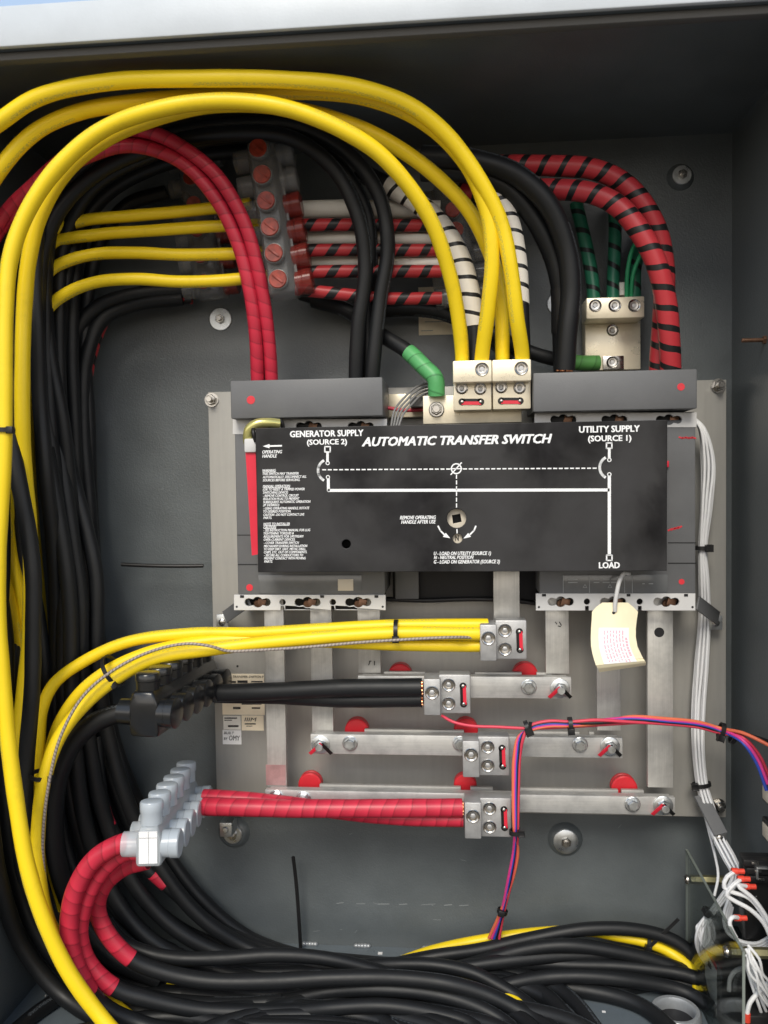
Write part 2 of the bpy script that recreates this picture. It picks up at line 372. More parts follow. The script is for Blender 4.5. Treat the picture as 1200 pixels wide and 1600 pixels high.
mat('paint_lip_lit', (.52, .56, .60), .4, var=.09, vscale=7, bump=.1, bscale=420)  # same grey paint, its brightness under open sky put into the colour
mat('gasket', (.10, .098, .094), .8, bump=.2)
mat('plate', (.42, .41, .39), .46, metal=.3, build=brushed((.43, .42, .395), (.33, .33, .33), .35, 60, 6, .18))
mat('bus', (.52, .51, .48), .4, metal=.5, build=brushed((.64, .635, .615), (.30, .30, .30), .75, 6, 200))
mat('busv', (.52, .51, .48), .4, metal=.5, build=brushed((.64, .63, .60), (.32, .32, .31), .75, 200, 6))
mat('tin', (.86, .78, .61), .34, metal=.35, var=.08, vscale=40, bump=.06, bscale=300, rvar=.1)
mat('alu', (.46, .46, .46), .45, metal=.6, var=.14, vscale=50, bump=.22, bscale=700, rvar=.1)
mat('steel', (.44, .425, .40), .26, metal=1, var=.2, vscale=120, rvar=.12)
mat('zinc', (.55, .57, .58), .32, metal=.9, var=.2, vscale=90, rvar=.1)
mat('brass', (.30, .28, .16), .4, metal=.8, var=.15)
mat('copper', (.75, .34, .18), .32, metal=.9, var=.2, vscale=300)
mat('dull_copper', (.20, .11, .07), .45, metal=.7, var=.4, vscale=150)
mat('breaker', (.125, .128, .134), .48, var=.08, vscale=20, bump=.12, bscale=900, rvar=.06)
mat('breaker_label', (.13, .135, .14), .22, var=.15, vscale=30, coat=.3)
mat('strip', (.58, .58, .58), .45, var=.05, vscale=30)
mat('recess', (.012, .012, .014), .6)
mat('cover', (.016, .0155, .0165), .52, spec=.4, var=.7, vscale=11, bump=.06, bscale=900, rvar=.13, build=smudge)
mat('ink', (.82, .83, .84), .5); mat('ink_black', (.02, .02, .02), .5); mat('ink_pink', (.84, .40, .48), .6)
mat('ink_grey', (.30, .31, .32), .5)
mat('redpaint', (.62, .03, .045), .45, var=.1); mat('red_mark', (.66, .025, .05), .35)
mat('red_plastic', (.68, .02, .05), .42, var=.05)
mat('insulator', (.55, .02, .03), .38, var=.08)
mat('yellow', (.88, .64, .014), .40, build=jacket((.88, .64, .014), (.32, .36, .12)))
mat('black', (.007, .0082, .0102), .47, spec=.42, build=jacket((.009, .010, .0115), (.16, .18, .20), .2))
mat('red_tape', (.60, .028, .055), .38, build=spiral((.56, .027, .058), (0, 0, 0), .0150, 1.0, .26, .2))
mat('red_black', (.5, .03, .04), .4, build=spiral((.46, .035, .045), (.012, .012, .013), .021, .70))
mat('red_black_thin', (.5, .03, .04), .4, build=spiral((.42, .03, .035), (.012, .012, .013), .026, .62))
mat('white_black', (.75, .72, .66), .42, build=spiral((.74, .70, .62), (.012, .012, .013), .0185, .78))
mat('green_black', (.02, .16, .09), .4, build=spiral((.018, .15, .085), (.010, .012, .012), .022, .74))
mat('green_tape', (.10, .38, .13), .42, build=spiral((.10, .40, .14), (0, 0, 0), .016, 1.0, .15))
mat('green_dark', (.08, .26, .07), .42, build=spiral((.09, .27, .07), (0, 0, 0), .016, 1.0, .15))
mat('white_wire', (.72, .73, .75), .42, build=jacket((.74, .75, .77), (.05, .05, .05), .3))
mat('grey_wire', (.20, .20, .20), .45, var=.1); mat('twist_wire', (.36, .31, .27), .45, build=spiral((.36, .31, .27), (.2, .17, .155), .004, .6))
mat('red_wire', (.62, .05, .09), .4); mat('pink_wire', (.68, .05, .25), .4); mat('blue_wire', (.03, .07, .40), .4); mat('orange_wire', (.72, .16, .08), .4)
mat('green_wire', (.03, .33, .14), .4)
mat('tie', (.012, .012, .013), .4); mat('black_gloss', (.009, .010, .0115), .3, var=.2, coat=.3, bump=.05, bscale=200)
mat('clear', (.50, .54, .57), .2, alpha=.62)
mat('clear_shaded', (.24, .24, .24), .16, alpha=.45)  # clear plastic greyed, the shade under the cable arches put into its colour
mat('cap', (.46, .51, .56), .26, alpha=.82, coat=.2)
mat('clear_red', (.20, .026, .02), .22, alpha=.7, var=.3, vscale=60)  # red tubes darkened in colour for that same shade
mat('port_red', (.24, .028, .014), .4, var=.45, vscale=150)  # port red lowered to carry the shade of the arching cables
mat('paper', (.78, .76, .70), .7, var=.05, vscale=80); mat('tag_paper', (.82, .74, .52), .7, var=.04, vscale=60); mat('white_label', (.82, .82, .82), .6)
mat('cream_label', (.88, .78, .60), .6, var=.06, vscale=70)
mat('cream', (.62, .56, .46), .5)
def thin_clear(nt, b, co):
    out = [n for n in nt.nodes if n.type == 'OUTPUT_MATERIAL'][0]; nt.nodes.remove(b)
    tr = nt.nodes.new('ShaderNodeBsdfTransparent'); tr.inputs[0].default_value = (.86, .89, .88, 1)
    gl = nt.nodes.new('ShaderNodeBsdfGlossy'); gl.inputs['Roughness'].default_value = .06
    fr = nt.nodes.new('ShaderNodeFresnel'); fr.inputs[0].default_value = 1.3
    no = nt.nodes.new('ShaderNodeTexNoise'); no.inputs['Scale'].default_value = 45; no.inputs['Detail'].default_value = 5; nt.links.new(co.outputs['Object'], no.inputs['Vector'])
    f = mth(nt, 'ADD', mth(nt, 'MULTIPLY', fr.outputs[0], .55), mth(nt, 'MULTIPLY', no.outputs['Fac'], .06))
    mx = nt.nodes.new('ShaderNodeMixShader'); nt.links.new(f, mx.inputs[0]); nt.links.new(tr.outputs[0], mx.inputs[1]); nt.links.new(gl.outputs[0], mx.inputs[2]); nt.links.new(mx.outputs[0], out.inputs[0])
mat('acrylic', (.9, .9, .9), build=thin_clear)
mat('acrylic_edge', (.30, .32, .30), .25)
mat('control_black', (.014, .014, .015), .35, var=.2)
mat('chips', (.7, .7, .7), .6); mat('marker', (.008, .008, .008), .4); mat('chromate', (.62, .58, .22), .25, metal=.6)
mat('ferrule', (.70, .06, .035), .4); mat('floor_paint', (.12, .145, .165), .34, var=.12, vscale=18, bump=.2, bscale=480, rvar=.1)
mat('scuff', (.24, .26, .27), .6)
mat('hub', (.42, .44, .46), .35, metal=.5, var=.1)

# ------------------------------------------------------------------ the cabinet
DEPTH = 0.27
XL, XR = U(100, 800, 0).x, U(1143, 800, 0).x
ZT, ZB = U(1000, 215, 0).z, U(480, 1475, 0).z
enc = thing('electrical_enclosure', 'grey painted steel enclosure standing open round the whole switch and its cables', 'cabinet', ((XL + XR) / 2, -DEPTH / 2, ZB - .003))
MB().box(XL - .003, XR + .003, 0, .003, ZB - .003, ZT + .003, 0).build('back_panel', M['paint'], enc)
MB().box(XL - .003, XL, -DEPTH, -.0002, ZB - .003, ZT + .003, 0).build('side_panel', M['paint'], enc)
MB().box(XR, XR + .003, -DEPTH, -.0002, ZB - .003, ZT + .003, 0).build('side_panel', M['paint'], enc)
MB().box(XL + .0002, XR - .0002, -DEPTH, -.0002, ZT, ZT + .003, 0).build('top_panel', M['paint'], enc)
MB().box(XL + .0002, XR - .0002, -DEPTH, -.0002, ZB - .003, ZB, 0).build('bottom_panel', M['floor_paint'], enc)
zl = U(600, 41, DEPTH).z
MB().box(XL - .05, XR + .05, -DEPTH - .006, -DEPTH - .0003, zl, zl + .036, .003).build('front_lip', M['paint_lip_lit'], enc)
MB().box(XL + .003, XR - .003, -DEPTH + .0045, -DEPTH + .0145, ZT - .0075, ZT - .0002, .001).build('door_gasket', M['gasket'], enc)
MB().box(XL - .003, XR + .003, -DEPTH - .003, -DEPTH - .0003, ZB - .003, ZB + .040, .001).build('front_lip', M['paint'], enc)  # unseen bottom lip, added to keep low light off the lower wall
for xa, xb in ((XL - .003, XL + .022), (XR - .030, XR + .003)):
    MB().box(xa, xb, -DEPTH - .0031, -DEPTH - .0004, ZB + .0405, zl - .0005, .001).build('front_lip', M['paint'], enc)  # unseen side lips, added with the bottom one to block light
# weld beads along the floor seam
for x, w in ((345, 14), (484, 13), (566, 14), (672, 13), (780, 10)):
    p = U(x, 1475 + (x - 480) * .0358, 0.002); s = ppm(0)
    mb = MB()
    for k in range(5): mb.ball((p.x + (k - 2) * w * s * .35, -.002, ZB + .0015), .0026 * (1 + .2 * random.random()), (1.2, 1, .9))
    mb.build('weld_bead', M['hub'], enc)
def stud(x, y, rw, h=0.0, boss=0, hexr=.45, parent=enc, name='mounting_bolt', t=.004):
    s = ppm(h); c = U(x, y, h)
    if boss:
        b = MB().lathe(c + Vector((0, 0, 0)), NEGY, [(boss * s, 0), (boss * s * .9, .003), (boss * s * .74, .006), (boss * s * .7, .0065), (0, .0065)], 32).build(name, M['paint'], parent)
        c = c + NEGY * .0064
    else:
        b = MB().cyl(c, NEGY, rw * s * .3, .002, 16).build(name, M['steel'], parent)
    MB().lathe(c, NEGY, [(0, .0003), (rw * s, .0003), (rw * s, .0015), (rw * s * .95, .002), (0, .002)], 32).build('washer', M['zinc'], b)
    q = c + NEGY * .002
    MB().cyl(q, NEGY, rw * s * hexr, t, 6, .0006, .4).cyl(q + NEGY * t, NEGY, rw * s * hexr * .55, .004, 16).build('bolt_head', M['steel'], b)
    return b
stud(345, 499, 18, hexr=.42); stud(1063, 277, 14, boss=20, hexr=.5); stud(883, 1311, 19, boss=27, hexr=.42); stud(872, 475, 17); stud(290, 307, 8, hexr=.5)
b = stud(366, 1300, 15, boss=26, hexr=.5)
MB().pbox(343, 1286, 362, 1308, .045, .02).lathe(U(352, 1297, .045), NEGY, [(0, .0022), (.003, .0018), (.0042, .0002)], 16).build('anchor_clip', M['zinc'], b)
# stud that sticks out of the right wall
p = U(1195, 531, .106); p.x = XR
MB().cyl(p, -AX, .0022, .024, 12).cyl(p, -AX, .0045, .003, 6).build('wall_stud', M['dull_copper'], enc)
# paper label on the back panel
mb = MB(); mb.pbox(654, 448, 712, 523, .0012, .0004, 0); mb.build('paper_label', M['cream_label'], enc)
mb = MB()
for y, xa, xb in ((496, 660, 700), (503, 664, 696), (517, 658, 676)): mb.stroke([(xa, y), (xb, y - .5)], 1.0, .0013)
mb.build('label_lines', M['ink_grey'], enc)
mb = MB()
for x, w in ((526, 11), (557, 13), (590, 18), (624, 12), (658, 22), (694, 12), (718, 14)): mb.stroke([(x, 1411.5 + (x - 526) * .018), (x + w, 1411 + (x - 526) * .018 + random.uniform(-1, 1))], random.uniform(.7, 1.5), .0002, .0001)
for k in range(26):
    x, y, a = random.uniform(170, 1130), random.choice((random.uniform(500, 900), random.uniform(1290, 1460))), random.uniform(-1.2, 1.2); q = random.uniform(2, 13)
    mb.stroke([(x, y), (x + q * math.cos(a), y + q * math.sin(a))], random.uniform(.4, .8), .0002, .0001)
mb.build('scratches', M['scuff'], enc)
# rolled conduit hub in the floor
c = U(1056, 1578, .12); c.z = ZB
cr = .026
MB().lathe(c, AZ, [(cr, 0), (cr, .010), (cr * .93, .013), (cr * .78, .013), (cr * .72, .009), (cr * .72, .0012)], 36).build('conduit_hub', M['hub'], enc)
MB().cyl(c + AZ * .0006, AZ, cr * .72, .0005, 32, .0001).build('hub_opening', M['recess'], enc)
# debris on the floor
mb = MB()
for k in range(85):
    x = XL + .02 + random.random() * (XR - XL - .05); y = -.015 - random.random() * .22; s = .0006 + .0014 * random.random() ** 2
    mb.obox((x, y, ZB + s * .5), (s * random.uniform(.6, 2.2), s * random.uniform(-.6, .6), 0), (s * random.uniform(-.5, .5), s, s * .2), (0, 0, s * .35), 0)
mb.build('debris', M['chips'], None, 'pale flakes and dust scattered on the cabinet floor', 'debris', None, 'stuff')

# ------------------------------------------------------------------ mounting plate
PH = .032
tl, tr, bl, br = U(323, 612, PH), U(1134, 594, PH), U(341, 1268, PH), U(1135, 1269, PH)
px0, px1, pz0, pz1 = (tl.x + bl.x) / 2, (tr.x + br.x) / 2, (bl.z + br.z) / 2, (tl.z + tr.z) / 2
plate = thing('mounting_plate', 'large bare steel mounting plate behind the switch and bus bars', 'plate', ((px0 + px1) / 2, -PH, pz0))
MB().box(px0, px1, -PH, -PH + .003, pz0, pz1, .0005).build('panel', M['plate'], plate)
for x, y in ((331, 625), (1122, 603), (1122, 1258)):
    s = ppm(PH); c = U(x, y, PH)
    bo = MB().cyl((c.x, -.0005, c.z), NEGY, .008, PH - .0035, 16).build('standoff', M['zinc'], plate)
    MB().lathe(c, NEGY, [(0, .0004), (11 * s, .0004), (11 * s, .0016), (0, .0016)], 24).cyl(c + NEGY * .0016, NEGY, 8.5 * s, .005, 6, .0006, .3).cyl(c + NEGY * .0066, NEGY, 4.8 * s, .007, 14).build('nut', M['steel'], bo)
MB().cyl(U(371, 1041, PH), NEGY, .0014, .0004, 12, .0001).build('rivet_hole', M['recess'], plate)
def sticker(xa, ya, xb, yb, m, lines, name='sticker'):
    o = MB().pbox(xa, ya, xb, yb, PH + .0006, PH + .0001, 0).build(name, M[m], plate)
    mb = MB()
    for (s, x0, x1, y0, y1, sh) in lines:
        if s: text_on(mb, s, x0, x1, y0, y1, PH + .0006, sh, .01)
        else: mb.stroke([(x0, (y0 + y1) / 2), (x1, (y0 + y1) / 2)], y1 - y0, PH + .0006)
    mb.build('lettering', M['ink_black'], o)
sticker(347, 1053, 413, 1117, 'cream_label', [('TRANSFER SWITCH P', 364, 412, 1055.5, 1059, .2), ('', 361, 368, 1064, 1067, 0), ('', 372, 386, 1063, 1067, 0), ('', 393, 410, 1064, 1066, 0), ('', 378, 408, 1099, 1101, 0), ('', 365, 375, 1104.5, 1108, 0), ('', 394, 406, 1105, 1107.5, 0)], 'data_sticker')
sticker(349, 1118.5, 376, 1140, 'paper', [('', 351, 370, 1121, 1123, 0), ('', 351, 362, 1124.5, 1126, 0), ('', 357, 372, 1133, 1136, 0)])
sticker(377.5, 1118, 412, 1141.5, 'cream_label', [('IIIM', 382, 401, 1121, 1127, .2), ('', 383, 399, 1130, 1132, 0), ('', 385, 394, 1134, 1135, 0)])
sticker(348, 1141, 377, 1163, 'white_label', [('BUILT', 350, 366, 1143, 1147, .2), ('BY', 350, 356, 1152, 1156, .2), ('OMY', 358, 375, 1149, 1157, .1)], 'initials_sticker')

# ------------------------------------------------------------------ the transfer switch
sw = thing('transfer_switch', 'automatic transfer switch with black printed front cover between two grey breakers', 'switch', (U(720, 780, PH).x, -PH, U(720, 940, .1).z))
def strip(parent, xa, xb, ya, yb, keys, rounds, notch, h):
    out = [(xa, ya), (xb, ya), (xb, yb)]
    for q in sorted(notch, reverse=True): out += [(q + 3.5, yb), (q + 3.5, yb - 7), (q - 3.5, yb - 7), (q - 3.5, yb)]
    out += [(xa, yb)]
    o = sheet('terminal_strip', out, [keyhole(x, (ya + yb) / 2 - .3) for x in keys] + [circ(x, (ya + yb) / 2 - .5, 5.5) for x in rounds], h, .004, M['strip'], parent)
    mb = MB()
    for k in range(3):
        xx = keys[k]; mb.lathe(U(xx, (ya + yb) / 2 + 2, h - .018), NEGY, [(0, .002), (.004, .002), (.0048, 0)], 14).obox(U(xx + 7, (ya + yb) / 2, h - .012), (.0045, 0, -.001), (0, .003, 0), (.001, 0, .0042))
    mb.build('terminal_screws', M['dull_copper'], parent)
    return o
def breaker(xa, xb, yt, yb, shield, right):
    body = MB().pbox(xa, yt, xb, yb, .108, PH + .0005, .0015).build('breaker', M['breaker'], sw)
    MB().pbox(*shield, .128, .05, .0015).build('terminal_shield', M['breaker'], body)
    return body
bL = breaker(369, 600, 668, 929, (360, 592, 598, 652), False)
bR = breaker(842, 1087, 658, 928, (833, 579.5, 1089.5, 641), True)
# pale strips top and bottom, with a dark box behind the openings
for body, xa, xb, top, bot in ((bL, 364, 604, (656, 674), (930, 953)), (bR, 836, 1088, (646, 663), (928, 953.5))):
    s = xb - xa
    MB().pbox(xa + 2, top[0], xb - 3, top[1], .098, .05, .0005).build('terminal_well', M['recess'], body)
    MB().pbox(xa + 4, bot[0] + 1, xb - 4, bot[1] - 1, .080, .05, .0005).build('terminal_well', M['recess'], body)
    xk = [xa + s * .16, xa + s * .485, xa + s * .815]
    strip(body, xa + 2, xb - 2, bot[0], bot[1], xk, [(xk[0] + xk[1]) / 2, (xk[1] + xk[2]) / 2], [(xk[0] + xk[1]) / 2, (xk[1] + xk[2]) / 2], .1085)
    strip(body, xa, xb, top[0] - 1, top[1] + 4, [xk[0] + 4, xk[1] + 2, xk[2] + 4], [], [], .1085)
    mb = MB()
    for x in (xa + 6, xb - 6): mb.cyl(U(x, bot[1] - 5, .1085), NEGY, .0012, .0005, 10)
    for x in (xa + 14, xa + s * .58, xb - 16): mb.pbox(x - 3, bot[0], x + 3, bot[0] + 4, .1092, .1086, .0001)
    mb.build('strip_marks', M['recess'], body)
MB().cyl(U(392, 625, .128), NEGY, .0045, .0003, 24, .0001).cyl(U(390, 918, .108), NEGY, .0038, .0003, 24, .0001).build('red_dot', M['redpaint'], bL)
MB().cyl(U(1064, 604.5, .128), NEGY, .0038, .0003, 24, .0001).cyl(U(1065, 909, .108), NEGY, .003, .0003, 24, .0001).build('red_dot', M['redpaint'], bR)
mb = MB()
for k in range(5): mb.stroke([(1061 + k * 5, 683 + (k % 2)), (1067 + k * 5, 685 - (k % 2))], 2.2, .1081)
mb.build('red_marking', M['redpaint'], bR); mb = MB()
for k in range(4): mb.stroke([(1044 + k * 5, 829 - k * 1.2), (1050 + k * 5, 826 - k * 1.2)], 2.5, .1081)
mb.build('red_marking', M['redpaint'], bR)
MB().pbox(1040, 720, 1045.5, 730, .112, .1082, .0004).build('red_tab', M['red_plastic'], bR)
mb = MB()
mb.stroke([(371, 836), (402, 836)], 1.2, .1081).stroke([(372, 882), (402, 882)], 1.6, .1081)
mb.build('body_seam', M['recess'], bL)
MB().stroke([(1044, 848), (1087, 848)], 1.4, .1081).stroke([(1044, 880), (1087, 880)], 1.6, .1081).build('body_seam', M['recess'], bR)
MB().pbox(404, 898, 565, 927, .1086, .1081, .0001).build('rating_label', M['breaker_label'], bL)
lab = MB().pbox(880, 898, 1043, 926, .1086, .1081, .0001).build('rating_label', M['breaker_label'], bR)
MB().pbox(528, 905, 552, 923, .1092, .1087, .0001).build('small_label', M['cream'], bL)
mb = MB()
for x in (880, 921, 976, 988): mb.stroke([(x, 899), (x, 926)], 1.0, .1087)
for x, w in ((888, 14), (928, 8), (942, 10), (955, 9)):
    for y in (905, 910): mb.stroke([(x, y), (x + w, y)], 1.6, .1087)
for x in (914, 953): mb.stroke([(x - 3, 918), (x, 913), (x + 3, 918), (x - 3, 918)], .8, .1087)
for x, w in ((1004, 3), (1014, 6)): mb.stroke([(x, 912), (x + w, 912)], 1.6, .1087)
mb.build('label_print', M['ink_grey'], lab)
# recess and blocks between the two breakers
ctr = MB().pbox(612, 664, 838, 938, .062, PH + .0005, .001).build('drive_mechanism', M['recess'], sw)
MB().pbox(616, 700, 653, 936, .072, .0625, .001).build('drive_block', M['breaker'], ctr)
# front cover with its three openings
CH = .152
cov = sheet('front_cover', [(400, 670), (1042, 657), (1041, 891), (404, 893.5)], [circ(541, 850, 8), circ(713.5, 810, 16), circ(715, 841.5, 8.5)], CH, .003, M['cover'], sw, .0006)
MB().pbox(405, 674, 1038, 677, CH - .0035, .11, .0003).build('cover_flange', M['cover'], sw)
MB().pbox(407, 886, 1036, 889, CH - .0035, .11, .0003).build('cover_flange', M['cover'], sw)
for xa, xb in ((405, 408), (1034, 1037)):
    MB().pbox(xa, 680, xb, 884, CH - .0035, .11, .0003).build('cover_flange', M['cover'], sw)
MB().pbox(526, 835, 556, 865, .12, .11, .0003).build('mechanism_backing', M['recess'], sw)
sh = sheet('drive_socket', circ(711.5, 810, 17.5, 28), [[(705.5, 804.5), (719.5, 802), (722, 816), (707.5, 819)]], .144, .004, M['cream'], sw, .0004)
MB().pbox(698, 797, 727, 824, .134, .112, .0003).build('mechanism_backing', M['recess'], sw)
ind = MB().cyl(U(714.5, 841.5, .146), NEGY, .0072, .001, 24).build('position_indicator', M['cream'], sw)
mb = MB(); text_on(mb, 'N', 711.5, 716.5, 836, 845, .1470, 0, .02); mb.build('lettering', M['ink_black'], ind)
mb = MB(); h = CH
text_on(mb, 'AUTOMATIC TRANSFER SWITCH', 566, 862, 681, 694.5, h, .28, .055)
mb.build('title_text', M['ink'], cov)
mb = MB()
for s, a, b_2, y0, y1 in (('GENERATOR SUPPLY', 453.5, 567.5, 672.5, 682), ('(SOURCE 2)', 480, 542, 686.5, 694.5), ('UTILITY SUPPLY', 905, 999, 665.5, 675), ('(SOURCE 1)', 919, 986, 680.5, 689), ('LOAD', 936, 968, 878.5, 887.5)):
    mb = MB(); text_on(mb, s, a, b_2, y0, y1, h, 0, .05); mb.build('source_text', M['ink'], cov)
mb = MB()
def small(s, x0, y, w, hh=3.8): text_on(mb, s, x0, x0 + w, y - hh / 2, y + hh / 2, h, .28, .035)
small('OPERATING', 410, 706, 31, 5); small('HANDLE', 410, 712.5, 23, 5)
small('REMOVE OPERATING', 625, 808.5, 56, 5.5); small('HANDLE AFTER USE', 627, 815.3, 54, 5.5)
small('U - LOAD ON UTILITY (SOURCE 1)', 678, 864.5, 89, 5.5); small('N - NEUTRAL POSITION', 678, 870.8, 62, 5); small('G - LOAD ON GENERATOR (SOURCE 2)', 678, 877.5, 103, 5.5)
para = [(735, 21, 'WARNING:'), (740, 56, 'THIS SWITCH MAY TRANSFER'), (745, 68, 'AUTOMATICALLY. DISCONNECT ALL'), (750, 58, 'SOURCES BEFORE SERVICING.'),
        (759.5, 43, 'MANUAL OPERATION:'), (764.5, 65, '(OR TO RESET A TRIPPED POWER'), (769.5, 39, 'SWITCHING DEVICE)'), (774.3, 56, '- REMOVE CONTROL CIRCUIT'), (779.2, 57, 'ISOLATION PLUG TO PREVENT'), (784, 74, 'SUBSEQUENT AUTOMATIC OPERATION'), (789, 25, '(IF DESIRED)'), (794, 72, '- USING OPERATING HANDLE, ROTATE'), (799, 43, 'TO DESIRED POSITION.'), (804, 64, 'CAUTION - DO NOT CONTACT LIVE'), (809, 13, 'PARTS.'),
        (818.5, 41, 'NOTE TO INSTALLER'), (823.5, 20, 'CAUTION:'), (828.3, 73, '- SEE INSTRUCTION MANUAL FOR LUG'), (833.2, 47, 'TIGHTENING TORQUES &'), (838.1, 62, 'REQUIREMENTS FOR UPSTREAM'), (843, 49, 'OVER-CURRENT DEVICES.'), (848, 55, '- COVER TRANSFER SWITCH'), (853, 68, 'MECHANISM DURING INSTALLATION'), (857.8, 65, 'TO KEEP DIRT, GRIT, METAL DRILL'), (862.6, 67, 'CHIPS, ETC. OUT OF COMPONENTS.'), (867.4, 61, '- SECURE ALL CONDUCTORS TO'), (872.2, 65, 'PREVENT CONTACT WITH MOVING'), (877.2, 13, 'PARTS.')]
for k, (y, w, s) in enumerate(para): small(s, 410.5 + k * .09, y, w)
for y, w, x in ((737.6, 20, 410.5), (762.1, 42, 411), (821.2, 40, 412), (826, 19, 412)): mb.stroke([(x, y), (x + w, y - .3)], .7, h)
mb.build('instruction_text', M['ink'], cov)
mb = MB()
def sq(x, y): mb.stroke([(x - 4.2, y - 4.2), (x + 4.2, y - 4.2), (x + 4.2, y + 4.2), (x - 4.2, y + 4.2), (x - 4.2, y - 4.2)], 2, h)
sq(511.8, 702); mb.stroke([(511.8, 707.5), (511.8, 721)], 4, h).ring(512, 723.5, 2.6, 1.3, h).ring(512.4, 745.5, 2.6, 1.3, h)
mb.arc(514, 735, 17, 17.5, 120, 240, 4, h)
mb.stroke([(513, 748.5), (513.2, 766.3), (951.3, 765.5)], 4.6, h)
for k in range(49):
    if 700 < 504 + k * 8.8 < 720: continue
    xa = 504 + k * 8.8; ya = 734 - (xa - 504) * .0058
    mb.stroke([(xa, ya), (min(xa + 5.2, 934), ya)], 1.9, h)
mb.ring(713, 732.3, 7.6, 2, h).stroke([(704.5, 741.5), (721, 723)], 1.9, h).stroke([(704, 732.3), (722, 732.3)], 1.7, h)
for k in range(6): mb.stroke([(713.3, 742 + k * 9), (713.3, 747.5 + k * 9)], 1.7, h)
mb.stroke([(714, 827), (714.2, 833)], 1.8, h)
sq(951.8, 696.3); mb.stroke([(952, 702), (952, 716)], 4, h).ring(952, 718.5, 2.6, 1.3, h).ring(952, 741.2, 2.6, 1.3, h)
mb.arc(954, 730.5, 17, 17.5, 120, 240, 4, h)
mb.stroke([(952, 745), (952, 866)], 4.8, h); sq(952, 871.5)
mb.stroke([(440, 696.5), (420, 697)], 2.6, h); mb.prism([(410.5, 697.2), (421, 693.8), (421, 700.5)], h + .0004, h)
mb.stroke([(684.5, 822), (688, 829), (694, 835)], 2.4, h); mb.prism([(692, 838.8), (696.5, 832.5), (703.5, 841)], h + .0004, h)
mb.stroke([(743.5, 822), (740.5, 829), (734.5, 835)], 2.4, h); mb.prism([(724, 841.5), (731.5, 832.8), (736, 838.8)], h + .0004, h)
mb.build('diagram', M['ink'], cov)

# operating handle stored beside the cover
hd = thing('operating_handle', 'red stored operating handle standing along the cover\'s left edge', 'handle', U(398, 868, .13))
MB().prism([(383.5, 706), (399.5, 706), (403.5, 866), (393.5, 868)], .138, .122).build('grip', M['red_plastic'], hd)
MB().pbox(381, 685, 400, 707, .142, .112, .002).build('clip', M['strip'], hd)
tube_obj('crank_rod', sample([U(x, y, hh) for x, y, hh in ((436, 662, .13), (420, 660.5, .135), (402, 662, .138), (390, 670, .138), (387, 682, .136), (388, 692, .132))], .002), .0052, M['chromate'], hd)
tube_obj('holding_band', sample([U(x, y, hh) for x, y, hh in ((443, 672, .125), (438, 657, .128), (415, 657, .126), (398, 659, .130), (396, 676, .144), (400, 690, .142))], .002), .0022, M['tie'], hd)

# ------------------------------------------------------------------ bus bars
def hexbolt(mb, x, y, h, r, tt=.005, wash=1.0):
    s = ppm(h); c = U(x, y, h)
    mb.lathe(c, NEGY, [(0, .0004), (r * s * wash, .0004), (r * s * wash, .0016), (r * s * .9 * wash, .0022), (0, .0022)], 28).cyl(c + NEGY * .0022, NEGY, r * s * .74, tt, 6, .0009, .25 + x)
    mb.cyl(c + NEGY * (.0022 + tt), NEGY, r * s * .5, .0004, 18, .0002)
def stripe(parent, x, y, h):
    """red and black inspection stripes drawn across a bolt end onto the bar"""
    mb = MB(); a = U(x + 1, y - 1, h + .012)
    for q, key in ((((x - 17), (y + 15)), 'red_mark'), (((x + 17), (y + 15)), 'marker')):
        m2 = MB(); e = U(q[0], q[1], h + .0012); d = (e - a) / 2; n = d.cross(NEGY).normalized() * .0019
        m2.obox((a + e) / 2, d, n, Vector((0, -.0006, 0)), .0002); m2.build('inspection_stripe', M[key], parent)
    mb.bm.free()
def hbar(label, xa, ya, xb, yb, bolts, marked, rail, hf=.096):
    a, b = U(xa, ya, hf), U(xb, yb, hf)
    t = thing('bus_bar', label, 'bus bar', ((a.x + b.x) / 2, -hf, b.z), 'horizontal bus bars')
    MB().box(a.x, b.x, -hf, -hf + .007, b.z, a.z, .0007).build('bar', M['bus'], t)
    MB().box(a.x + .004, b.x - .004, -hf + .0072, -hf + .013, b.z + .003, a.z - .0005, .0007).build('rear_bar', M['bus'], t)
    for x0, x1 in rail:
        p, q = U(x0, ya, hf - .02), U(x1, ya, hf - .02)
        MB().box(p.x, q.x, -hf + .0165, -hf + .022, a.z - .012, a.z + .001, .0005).build('support_rail', M['plate'], t)
    for x, y in bolts:
        mb = MB(); hexbolt(mb, x, y, hf, 12); mb.build('bolt', M['zinc'], t)
    for x, y in marked:
        mb = MB(); hexbolt(mb, x, y, hf, 13.5, .004, 1.1); mb.cyl(U(x, y, hf) + NEGY * .006, NEGY, .0042, .007, 16)
        bo = mb.build('bolt', M['zinc'], t); stripe(bo, x, y, hf)
    return t
hbar('short topmost horizontal bus bar holding the lug with the two black cables', 559, 1056, 893, 1092, [(826, 1073)], [(875, 1075)], [(600, 665), (742, 815), (838, 862)])
hbar('middle horizontal bus bar whose lug holds no cable, crossed by the coloured harness', 485, 1147, 973, 1185, [(547, 1161), (719, 1161), (906, 1163)], [(501, 1163), (953, 1166)], [(570, 725), (830, 905), (920, 928)])
hbar('longest lowest horizontal bus bar holding the lug with red taped cables', 414, 1234, 1055, 1274, [(432, 1245), (474, 1247), (988, 1256)], [(1036, 1258)], [(500, 720), (735, 770), (805, 965), (970, 1005)])
